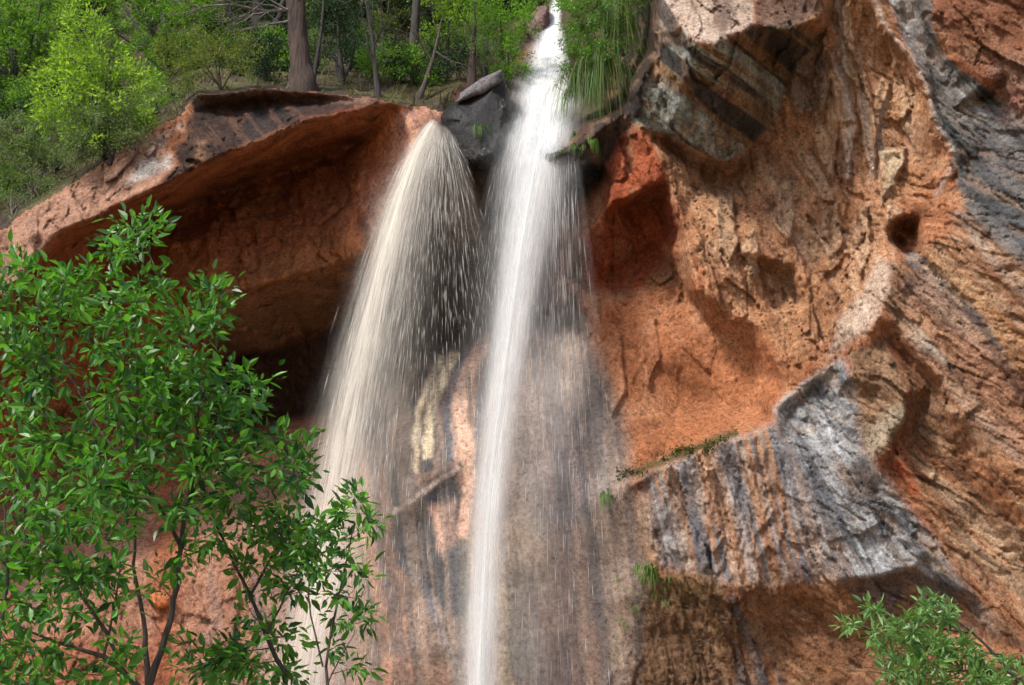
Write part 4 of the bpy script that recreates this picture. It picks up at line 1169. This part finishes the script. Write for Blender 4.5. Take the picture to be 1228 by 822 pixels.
bg('tree', 'mid green tree with a leaning black stem behind the yellow-green tree', 'tree', (205,92), (150,-20), 46,
   [(150,-20,40,20,16),(120,10,30,20,14),(190,10,34,24,18),(220,35,30,18,12),(160,45,30,18,12),(200,65,26,16,9),(240,5,24,16,9),(175,85,30,14,9)], 46, .13, 42, M_MID, r=.11)
bg('tree', 'dense green tree filling the top left corner', 'tree', (20,130), (10,-30), 60,
   [(10,-20,60,30,26),(40,15,40,26,22),(0,40,40,30,24),(50,55,30,24,14),(10,85,40,26,20),(55,100,24,16,8),(-50,60,40,60,26)], 52, .16, 48, M_MID, r=.14, dY=1.0, crad=.5)
bg('bush', 'low green bush right of the yellow-green tree on the slope', 'bush', (205,118), (200,95), 30,
   [(175,108,18,12,9),(205,100,22,12,10),(190,125,22,9,7),(222,110,12,10,5)], 38.6, .08, 34, M_MID, dY=.3, r=.035, nst=4)
bg('bush', 'wiry grey bush hugging the slope at the far left below the taller bushes', 'bush', (15,255), (15,222), 30,
   [(0,235,26,12,10),(30,242,20,8,7),(60,222,16,10,6),(-40,250,30,20,10)], 35.6, .07, 22, M_SAGE, bark=M_GREYW, dY=.25, r=.03, nst=5)
bg('bush', 'small bush with a black stump-like stem perched on the ledge crest', 'bush', (190,138), (178,120), 14,
   [(170,138,12,8,5),(180,125,14,8,6),(195,120,10,6,4)], 36.6, .07, 24, M_MID, dY=.2, r=.07, nst=2)
# beside the falls
bg('bush', 'bright green bush on the bank just left of the top of the main fall', 'bush', (606,100), (600,20), 34,
   [(600,10,34,20,18),(625,30,20,18,12),(590,45,24,18,12),(615,65,20,16,10),(600,88,18,12,8),(570,15,20,16,8),(640,0,20,12,6),(622,88,12,12,5)], 40.2, .10, 40, foliage_mat('fresh_leaf', (0.05, 0.13, 0.02), (0.15, 0.30, 0.035), .45, .5, .3), r=.05, dY=.5)
bg('bush', 'grey-green broom-like bush between the reddish snag and the bright bank bush', 'bush', (582,98), (580,40), 24,
   [(560,45,16,16,8),(580,55,18,16,9),(570,75,14,12,6),(592,78,14,10,5)], 39.2, .08, 30, M_SAGE, r=.035, nst=5, dY=.3)
bg('bush', 'green bush overhanging the right side of the main fall above the hanging grass', 'bush', (742,-20), (705,20), 30,
   [(692,5,24,14,14),(715,0,24,14,14),(700,30,26,16,16),(722,40,22,18,12),(686,50,12,10,5),(704,62,18,12,8),(740,10,20,16,10),(760,-10,24,14,8),(735,55,14,14,6),(680,78,8,6,2)], 36.0, .10, 40, foliage_mat('glossy_leaf', (0.04, 0.11, 0.02), (0.14, 0.28, 0.035), .4, .45, .4), r=.05, dY=.45, fixed=True)
# taller trees and fillers on the slope
bg('tree', 'dark juniper-like tree to the right of the thick conifer trunk', 'tree', (410,100), (405,20), 30,
   [(400,-10,30,18,14),(390,20,24,18,12),(415,40,24,16,10),(395,60,18,14,7),(430,10,20,18,9)], 43, .09, 44, M_DARKL, r=.10)
bg('tree', 'sunlit pale green tree seen between the two dark trunks at the top', 'tree', (535,85), (540,-10), 34,
   [(520,0,26,16,12),(548,15,26,16,12),(535,40,20,14,7),(560,-8,24,14,9),(510,35,14,12,4)], 49, .12, 34, M_YEL, r=.08)
bg('tree', 'olive leaved tree behind the thin dark trunks at the top centre', 'tree', (455,80), (470,-20), 36,
   [(470,-10,36,16,14),(450,20,26,14,9),(485,25,26,14,9),(470,45,20,10,5)], 51, .11, 34, foliage_mat('dull_leaf', (0.03, 0.055, 0.018), (0.10, 0.13, 0.04), .35, .5, .3), r=.08)
fill = [(60, 60, 57, 'mid green'), (110, 40, 60, 'dark green'), (250, 45, 56, 'mid green'), (300, 55, 54, 'dark green'), (330, 30, 58, 'mid green'), (385, 40, 55, 'pale green'),
        (425, 35, 58, 'dark green'), (470, 30, 60, 'dark green'), (515, 40, 57, 'dark green'), (560, 35, 56, 'mid green'), (600, 25, 53, 'dark green'), (180, 30, 61, 'dark green'), (640, -5, 51, 'mid green'),
        (-30, 90, 55, 'dark green'), (290, -20, 66, 'dark green'), (380, -10, 66, 'mid green'), (460, -20, 68, 'dark green'), (540, -10, 66, 'mid green')]
fm = {'mid green': M_MID, 'dark green': M_DARKL, 'pale green': M_SAGE}
for k, (px, py, Y, kind) in enumerate(fill):
    h = rng.uniform(55, 85)
    bl = [(px + rng.normal(0, 18), py - h * f + rng.normal(0, 6), rng.uniform(20, 34), rng.uniform(12, 20), 11) for f in (.25, .45, .65, .8, 1.0)]
    bg('tree', 'one of the %s trees crowded on the slope high above the rim' % kind, 'tree', (px, py), (px + rng.normal(0, 8), py - h), 26, bl, Y, .20, 34, fm[kind], r=.14, dY=1.0, crad=.55, dens=2.4, group='%s trees crowded on the upper slope' % kind)


for k in range(58):
    px = rng.uniform(-60, 350) if k < 26 else rng.uniform(-60, 130); py = rng.uniform(50, 215) if k < 26 else rng.uniform(130, 250)
    if k >= 44: px = rng.uniform(290, 580); py = rng.uniform(66, 100)
    rim = np.interp(px, [p[0] for p in T], [p[1] for p in T])
    if py > rim - 22: py = rim - 12 - rng.uniform(0, 26)
    kd = ['mid green', 'grey-green', 'dark green'][k % 3]
    mt = {'mid green': M_MID, 'grey-green': M_SAGE, 'dark green': M_DARKL}[kd]
    h = rng.uniform(22, 40)
    bg('bush', 'one of the small %s bushes filling the slope between the bigger trees' % kd, 'bush', (px, py), (px, py - h), 18,
       [(px + rng.normal(0, 9), py - h * f, rng.uniform(14, 22), rng.uniform(7, 11), 7) for f in (.2, .5, .8, 1.1)], 40, .11, 30, mt, r=.04, dY=.4, nst=4, group='small %s bushes filling the slope' % kd)


bg('tree', 'tree added to shade the slope, its crown out of view above the ledge', 'tree', (300,100), (330,-260), 120,  # added for its shadow: the unseen crown keeps sun off the slope
   [(230,-120,80,30,26),(330,-140,90,40,34),(430,-110,80,40,30),(300,-220,90,40,24),(420,-230,80,40,24),(520,-120,50,40,20),(160,-90,60,24,16)], 43, .22, 60, M_DARKL, r=.2, dY=1.5, crad=.6, fixed=True)

# ---- trunks and snags
def limb_tree(name, label, cat, group, main, branches, mat, rough=.1, sides=9, leafmat=None):
    k = np.array(main, float)
    sh = surf(k[0, 0], k[0, 1]) + .1 - k[0, 2]; k[:, 2] += sh
    P = dense(np.concatenate([at(k[:, 0], k[:, 1], k[:, 2]), k[:, 3:4]], 1), .25)
    root = empty(name, P[0, :3]); tag(root, label, cat, group)
    P = np.concatenate([P[:1] + np.array([[0, 0, -.45, .0]]), P])
    t = Tubes(); t.add(P[:, :3], P[:, 3], sides, rough); t.build('trunk', mat, root)
    tips = []
    for br in branches:
        b = Tubes()
        q = np.array(br, float); q[:, 2] += sh; B = dense(np.concatenate([at(q[:, 0], q[:, 1], q[:, 2]), q[:, 3:4]], 1), .18)
        B[1:, :3] += np.cumsum(rng.normal(0, .022, (len(B) - 1, 3)), 0)
        b.add(B[:, :3], B[:, 3], 5)
        for _ in range(int(len(B) * .9)):
            j = rng.integers(1, len(B)); L_ = rng.uniform(.2, 1.0) * (.4 + 25 * B[j, 3])
            d = rdir(1)[0] * .7 + (B[-1, :3] - B[0, :3]) / (np.linalg.norm(B[-1, :3] - B[0, :3]) + 1e-9) + np.array([0, 0, .2])
            d /= np.linalg.norm(d); s = np.linspace(0, 1, 6)[:, None]
            pts = B[j, :3] + d * L_ * s; pts[1:] += np.cumsum(rng.normal(0, .05 * L_, (5, 3)), 0)
            b.add(pts, np.linspace(max(.006, B[j, 3] * .6), .004, 6), 4)
            for __ in range(2):
                e = pts[rng.integers(2, 6)]; d2 = rdir(1)[0] + d; d2 /= np.linalg.norm(d2)
                b.add(np.array([e, e + d2 * L_ * .25 + rng.normal(0, .02, 3), e + d2 * L_ * .5]), [.005, .004, .003], 3)
                tips.append(e + d2 * L_ * .5)
            tips.append(pts[-1])
        b.build('branch', mat if leafmat is None else M_GREYW, root)
    if leafmat is not None and tips:
        tips = np.array(tips); kk = 9
        pos = np.repeat(tips, kk, 0) + rng.normal(0, .10, (len(tips) * kk, 3))
        ln = rng.uniform(.05, .11, len(pos))
        leaves('crown', pos, rdir(len(pos)), rdir(len(pos)), ln, ln * .35, leafmat, root, LEAF_S)
    return root

limb_tree('conifer', 'thick reddish-barked conifer trunk with a flared foot and spreading bare branches, on the ledge top', 'tree', None,
          [(363,105,38.3,.46),(363,99,38.3,.38),(362,90,38.3,.33),(360,70,38.3,.30),(357,40,38.3,.285),(354,0,38.3,.27),(352,-60,38.3,.28),(350,-140,38.3,.22)],
          [
           [(355,10,38.3,.07),(320,14,38,.05),(285,8,37.6,.035),(240,12,37.4,.02),(205,22,37.3,.01)],
           [(354,-10,38.3,.07),(310,-8,37.8,.05),(260,-2,37.4,.03),(215,4,37.2,.015)],
           [(356,22,38.3,.05),(335,26,37.9,.035),(310,34,37.6,.02),(285,38,37.5,.01)],
           [(358,-20,38.3,.06),(400,-14,38,.04),(440,2,37.8,.02)],
           [(352,-40,38.3,.06),(300,-35,37.8,.04),(240,-20,37.4,.02)]], M_RED, .12, 14, foliage_mat('olive_needle', (0.02, 0.035, 0.012), (0.07, 0.09, 0.03), .2, .6, .3))
limb_tree('dead_tree', 'straight dark trunk at the top centre behind the fallen pale log', 'tree', None,
          [(494,94,44,.24),(495,80,44,.18),(497,40,44,.15),(500,0,44,.14),(503,-80,44,.12)],
          [[(498,20,44,.03),(515,8,43.6,.02),(535,2,43.4,.01)], [(497,44,44,.03),(480,36,43.8,.02),(462,34,43.6,.01)]], M_BARK, .1)
limb_tree('dead_tree', 'thin crooked dark tree with forking stems left of the straight dark trunk', 'tree', None,
          [(453,116,37.6,.12),(452,104,37.6,.08),(450,80,37.6,.07),(447,50,37.6,.055),(441,15,37.6,.04),(436,-30,37.6,.03)],
          [[(450,80,37.6,.04),(440,62,37.5,.03),(434,35,37.4,.02),(430,5,37.4,.012)], [(448,55,37.6,.03),(458,35,37.5,.02),(462,5,37.4,.012)], [(452,104,37.6,.03),(436,112,37.4,.02),(414,106,37.2,.012)]], M_BARK, .1)
limb_tree('dead_tree', 'dark leaning tree with forked bare twigs right of the straight dark trunk', 'tree', None,
          [(502,120,37.9,.13),(506,110,37.9,.08),(515,85,37.9,.065),(522,62,37.9,.05),(526,40,37.9,.03),(532,15,37.9,.015)],
          [[(522,62,37.9,.03),(540,72,37.7,.02),(562,76,37.5,.012)], [(518,75,37.9,.03),(508,55,37.8,.02),(500,35,37.7,.01)], [(526,45,37.9,.03),(545,38,37.7,.02),(560,25,37.6,.01)], [(526,42,37.9,.02),(518,22,37.8,.012),(520,5,37.8,.008)]], M_TWIG, .1)
limb_tree('dead_tree', 'short broken reddish snag between the leaning dark tree and the bank bushes', 'tree', None,
          [(566,112,38.4,.17),(565,100,38.4,.15),(566,80,38.4,.14),(567,62,38.4,.12),(569,52,38.4,.07)],
          [[(567,64,38.4,.03),(550,60,38.2,.02),(535,56,38,.01)], [(568,56,38.4,.03),(560,30,38.2,.02),(548,8,38,.01)], [(569,54,38.4,.03),(572,20,38.2,.02),(566,-10,38,.01)]], M_RED, .15)
limb_tree('dead_tree', 'slender dark leaning stem against the bright leaves near the top left', 'tree', None,
          [(188,84,41,.10),(176,58,41,.09),(165,30,41,.085),(152,12,41,.08),(138,-5,41,.07),(120,-30,41,.06)],
          [[(170,42,41,.03),(180,25,40.8,.02),(185,5,40.7,.01)], [(176,58,41,.03),(195,72,40.8,.02),(212,80,40.7,.012)]], M_BARK, .1)
limb_tree('dead_tree', 'thin grey sapling trunk just right of the thick conifer trunk', 'tree', None,
          [(376,102,38.8,.07),(378,80,38.8,.06),(384,50,38.8,.05),(388,10,38.8,.04),(390,-40,38.8,.03)],
          [[(380,70,38.8,.02),(395,55,38.6,.015),(405,40,38.5,.008)]], M_BARK, .1)
for lab, pts in (('long pale fallen log lying across the slope behind the dark trunks', [(388,50,46,.10),(430,52,45.5,.11),(475,58,45,.10),(530,60,44.8,.07)]),
                 ('short grey fallen branch lying below the long pale log', [(468,66,42,.05),(500,72,42,.06),(545,77,41.5,.04)]),
                 ('pale fallen branch on the slope left of the thick conifer trunk', [(312,46,43,.07),(335,50,43,.08),(350,48,43,.06)]),
                 ('curved dark root lying on the soil below the grey-green bush', [(152,158,36.6,.04),(162,152,36.6,.05),(172,150,36.6,.03)])):
    k = np.array(pts, float); P = dense(np.concatenate([at(k[:, 0], k[:, 1], k[:, 2]), k[:, 3:4]], 1), .3)
    t = Tubes(); t.add(P[:, :3], P[:, 3], 8, .1)
    o = t.build('fallen_log', M_BARK if 'dark root' in lab else M_GREYW, None, True, P[0, :3]); tag(o, lab, 'log', 'fallen wood on the slope')

# ---- grass on the slope (nobody could count it)
n = 26000
pxs = rng.uniform(-240, 640, n); pys = rng.uniform(-40, 262, n)
ii = np.clip(np.searchsorted(gy, pys), 0, nr - 1); jj = np.clip(np.searchsorted(gx, pxs), 0, nc - 1)
ok = (HILL[ii, jj] > .5) & (rng.uniform(0, 1, n) < .25 + .75 * smooth01(fbm(pxs / 26, pys / 14, 0 * pxs, 111, 3), -.15, .2))
pos = PT[ii, jj][ok]; n = len(pos)
pos = pos + np.array([0, 0, -.03])
ln = rng.uniform(.18, .5, n)
d = rng.normal(0, .55, (n, 3)); d[:, 2] = 1
o = leaves('grass', pos, d, rng.normal(0, 1, (n, 3)) + np.array([0, -1.5, .5]), ln, .05 * rng.uniform(.5, 1.2, n), M_GRASS, None, BLADE)
tag(o, 'dry olive grass covering the slope above the rim', 'grass', kind='stuff')


# ---- grass hanging over the edge right of the main fall
def drape(name, label, cat, group, src, L0, n, spread, mats, side=0.0, w=.018, out=.5, up0=.5):
    c = at(*src)
    root = empty(name, c); tag(root, label, cat, group)
    for pn, mt, frac, lf in mats:
        m = int(n * frac)
        knot = rng.normal(0, 1, (9, 3)) * np.array([spread, spread * .6, spread * .9]); ks_ = rng.integers(0, 9, m)
        p = c + knot[ks_] + rng.normal(0, 1, (m, 3)) * spread * .22
        ln = L0 * lf * rng.uniform(.35, 1.1, m) * (.6 + .5 * (ks_ % 3) / 2)
        dx = rng.normal(side, .2, m) + knot[ks_, 0] / spread * .35; dy = -np.abs(rng.normal(out, .25, m))
        ks = 6; rows = []
        for q in range(ks):
            s = q / (ks - 1)
            X = p[:, 0] + dx * ln * (s * .55); Yv = p[:, 1] + dy * ln * (s ** .7) * .45
            Z = p[:, 2] + ln * (up0 * s * (1 - s) * 1.0 - s ** 1.6 * .95)
            ww = w * (1 - s) ** .6 + .001
            an = np.arctan2(dy, dx) + 1.57
            rows.append(np.stack([np.stack([X - ww * np.cos(an) * .5, Yv - ww * np.sin(an) * .5, Z], -1), np.stack([X + ww * np.cos(an) * .5, Yv + ww * np.sin(an) * .5, Z], -1)], 1))
        v = np.stack(rows, 1).reshape(-1, 3)
        f = []
        for q in range(ks - 1):
            f.append([2 * q, 2 * q + 1, 2 * q + 3, 2 * q + 2])
        f = (np.array(f)[None] + (np.arange(m) * ks * 2)[:, None, None]).reshape(-1, 4)
        poly_obj(pn, v, f, mt, root, True)
    return root

hm = [('foliage', M_HANG, .8, 1.0), ('dry_foliage', M_DRYB, .1, 1.15)]
for src, L0, side, lab in [((708, 84, 36.0), 2.5, -.1, 'long hanging grass tuft directly below the overhanging bush, longest of the row'),
                           ((728, 70, 36.0), 2.7, 0, 'hanging grass tuft in the middle of the row with its tip above the wet ledge'),
                           ((694, 92, 36.0), 1.8, -.2, 'hanging grass tuft nearest the white water'),
                           ((744, 20, 35.8), 2.2, .05, 'hanging grass tuft with yellowish blades against the dark recess'),
                           ((762, -22, 35.4), 1.7, .1, 'hanging grass tuft at the top edge nearest the striped block'),
                           ((725, 12, 36.0), 2.0, -.1, 'hanging grass tuft high up under the glossy leaves of the bush')]:
    drape('hanging_grass', lab, 'grass tuft', 'grass tufts hanging beside the main fall', src, L0, 420, .34, hm, side)
drape('root_tangle', 'pale bare roots dangling from the bank beside the grass tufts', 'roots', None, (735, 78, 36.4), 1.8, 60, .35, [('strand', M_GREYW, 1, 1)], .3, .03)
for src, L0, n, sp, lab in [((726, 594, 34.0), .4, 90, .10, 'small green fern on the cliff right of the main fall, below the moss line'),
                            ((776, 682, 34.2), .55, 110, .14, 'larger green fern on the brown wall under the streaked belly'),
                            ((600, 128, 37.0), .8, 260, .22, 'yellow-green grass tuft between the black boulder and the main fall'),
                            ((575, 155, 35.4), .4, 90, .12, 'tiny green tuft growing on the face of the black boulder'),
                            ((704, 170, 33.8), .45, 140, .15, 'small tuft growing on the wet black ledge'),
                            ((752, 724, 34.6), .25, 50, .25, 'faint mossy tuft at the foot of the brown wall'),
                            ((808, 700, 34.6), .25, 50, .25, 'dark mossy tuft below the left end of the streaked belly')]:
    s = surf(src[0], src[1]); Yv = min(src[2], s - .05) if src[1] > 300 else src[2]
    Yv = s - .12 if src[1] > 300 else Yv
    drape('fern', lab, 'fern', 'small plants clinging to the cliff', (src[0], src[1], Yv), L0, n, sp, [('foliage', M_HANG, 1, 1)], 0, .025, .5, .9)

# moss along the ledge over the streaked belly
pp = []
for (a, b, nn) in [((738, 576), (790, 555), 260), ((790, 555), (842, 535), 500), ((842, 535), (884, 523), 300), ((690, 186), (655, 192), 250), ((640, 170), (655, 190), 60)]:
    t = rng.uniform(0, 1, nn); X = a[0] + (b[0] - a[0]) * t + rng.normal(0, 2.5, nn); Yp = a[1] + (b[1] - a[1]) * t + rng.normal(0, 1, nn) * (3 + 4 * (rng.uniform(0, 1, nn) < .3)) + 3 * np.sin(X / 11)
    keep = fbm(X / 9, Yp / 9, 0 * X, 121, 2) > -.02
    for q in np.nonzero(keep)[0]: pp.append(at(X[q], Yp[q], surf(X[q], Yp[q]) - .03))
pp = np.array(pp); n = len(pp); ln = rng.uniform(.04, .13, n)
d = rng.normal(0, .7, (n, 3)); d[:, 1] -= .6
o = leaves('moss', pp, d, rdir(n), ln, ln * .5, M_MOSS, None, LEAF_S); tag(o, 'dark green moss along the ledges of the cliff', 'moss', kind='stuff')

# dry rootlets plastered on the lower wall
t = Tubes()
for q in range(900):
    x0 = rng.uniform(560, 1060); y0 = rng.uniform(590, 830)
    if x0 < 740 and rng.uniform() < .45: continue
    if y0 < 690 and x0 > 780: continue
    a = rng.normal(0.3, .8); L_ = rng.uniform(4, 16); k = 6
    s = np.linspace(0, 1, k); bend = rng.normal(0, 2)
    X = x0 + L_ * s * math.cos(a) - bend * np.sin(s * 3.14) * math.sin(a); Yp = y0 + L_ * s * math.sin(a) + bend * np.sin(s * 3.14) * math.cos(a)
    P = np.array([at(X[j], Yp[j], surf(X[j], Yp[j]) - .05) for j in range(k)])
    if np.abs(np.diff(P[:, 1])).max() > .5: continue
    t.add(P, rng.uniform(.003, .007), 3)
o = t.build('rootlets', bark_mat('dry_root', (.14, .085, .05), (.34, .22, .14), 30), None); tag(o, 'thin dry rootlets clinging to the lower cliff', 'rootlets', kind='stuff')


# ---- loose rocks
def rock(name, label, outline, Y, depth, mat, seed, tilt=0.0):
    """closed lump whose outline seen from the front is the given one"""
    o2 = np.array(outline, float); o2 = np.concatenate([o2[i] + (np.roll(o2, -1, 0)[i] - o2[i]) * np.arange(12)[:, None] / 12 for i in range(len(o2))]); c = o2.mean(0)
    ang = np.arctan2(o2[:, 1] - c[1], o2[:, 0] - c[0]); r = np.hypot(*(o2 - c).T)
    k = np.argsort(ang); ang = ang[k]; r = r[k]
    ang = np.concatenate([ang - 2 * math.pi, ang, ang + 2 * math.pi]); r = np.tile(r, 3)
    nu, nv = 96, 48
    U = np.linspace(-math.pi, math.pi, nu, endpoint=False); V = np.linspace(-math.pi / 2, math.pi / 2, nv)
    UU, VV = np.meshgrid(U, V)
    R = np.interp(UU, ang, r) * np.abs(np.cos(VV)) ** .7
    P = at(c[0] + R * np.cos(UU), c[1] + R * np.sin(UU), Y + depth * np.sign(np.sin(VV)) * np.abs(np.sin(VV)) ** .8 + tilt * R * np.sin(UU) / 40)
    f, cr = facets(P[..., 0] / .7 + seed, P[..., 1] / .7, P[..., 2] / .7, seed, 1.1, .3)
    nz = .05 * f + .06 * fbm(P[..., 0] / .4, P[..., 1] / .4, P[..., 2] / .4, seed, 4)
    cc = at(c[0], c[1], Y); dv = P - cc
    P = cc + dv * (1 + nz[..., None] / (.35 + np.linalg.norm(dv, axis=-1, keepdims=True)))
    gi = np.arange(nu * nv).reshape(nv, nu); gj = np.roll(gi, -1, 1)
    q = np.stack([gi[:-1], gj[:-1], gj[1:], gi[1:]], -1).reshape(-1, 4)
    o = poly_obj(name, P.reshape(-1, 3), q, mat, None, True, cc)
    tag(o, label, 'boulder')
    return o

M_WETROCK = rock_mat('wet_black_rock', False, (0.014, 0.013, 0.013), .9)
M_WETROCK.node_tree.nodes['Principled BSDF']; _p = M_WETROCK.node_tree.nodes['Principled BSDF']; _p.inputs['Roughness'].default_value = .3; _p.inputs['Specular IOR Level'].default_value = .5
rock('boulder', 'black wet boulder wedged between the two falls, with a pale streak on its crest', [(602,82),(585,100),(560,118),(540,124),(528,140),(531,165),(548,190),(570,205),(598,200),(612,170),(612,120)], 36.3, .9, M_WETROCK, 5)
rock('boulder', 'dark grey slab leaning on the crest of the black wet boulder', [(604,82),(602,98),(580,113),(545,124),(552,112),(578,94)], 35.75, .35, rock_mat('grey_rock', False, (.13, .12, .12), .5), 6)
rock('boulder', 'rounded reddish-brown boulder at the head of the main fall', [(658,6),(660,30),(652,52),(640,55),(630,40),(632,22),(645,8)], 44.2, .9, rock_mat('brown_rock', False, (.20, .13, .11), .6), 7)
rock('boulder', 'small orange rock stuck in the cleft seen through the young trees', [(180,712),(195,708),(207,716),(204,728),(190,731),(180,724)], surf(193, 720) - .1, .25, rock_mat('orange_rock', False, (.40, .13, .05), .5), 8)
rock('boulder', 'flat orange rock lying on the crest behind the ledge', [(176,156),(205,144),(216,140),(205,156),(185,166)], 34.6, .4, rock_mat('salmon_rock', False, (.46, .24, .15), .5), 9)
# ------------------------------------------------------------------ light
SUN_EL, SUN_AZ = 50.0, -134.0           # azimuth from +Y clockwise: behind the camera on the left
sd = bpy.data.lights.new('sun', 'SUN'); sd.energy = 2.9; sd.angle = math.radians(9); sd.color = (1.0, 0.95, 0.87)
so = bpy.data.objects.new('sun', sd); COL.objects.link(so)
el, az = math.radians(SUN_EL), math.radians(SUN_AZ)
to = Vector((math.sin(az) * math.cos(el), math.cos(az) * math.cos(el), math.sin(el)))
so.rotation_euler = to.to_track_quat('Z', 'Y').to_euler(); so.location = (0, 0, 60)
w = bpy.data.worlds.new('World'); scene.world = w; w.use_nodes = True
nt = w.node_tree; nt.nodes.clear()
sky = nt.nodes.new('ShaderNodeTexSky'); sky.sky_type = 'NISHITA'; sky.sun_disc = False
sky.sun_elevation = el; sky.sun_rotation = az; sky.air_density = 1.0; sky.dust_density = 2.0
bg = nt.nodes.new('ShaderNodeBackground'); bg.inputs['Strength'].default_value = 0.115
nt.links.new(sky.outputs[0], bg.inputs['Color'])
wo = nt.nodes.new('ShaderNodeOutputWorld'); nt.links.new(bg.outputs[0], wo.inputs['Surface'])
scene.view_settings.view_transform = 'Standard'; scene.view_settings.look = 'None'
scene.view_settings.exposure = 1.05; scene.view_settings.gamma = 1.0; scene.view_settings.use_curve_mapping = False
scene.cycles.use_adaptive_sampling = True; scene.cycles.adaptive_threshold = 0.025
scene.cycles.max_bounces = 7; scene.cycles.diffuse_bounces = 3; scene.cycles.transparent_max_bounces = 26
scene.cycles.use_denoising = True
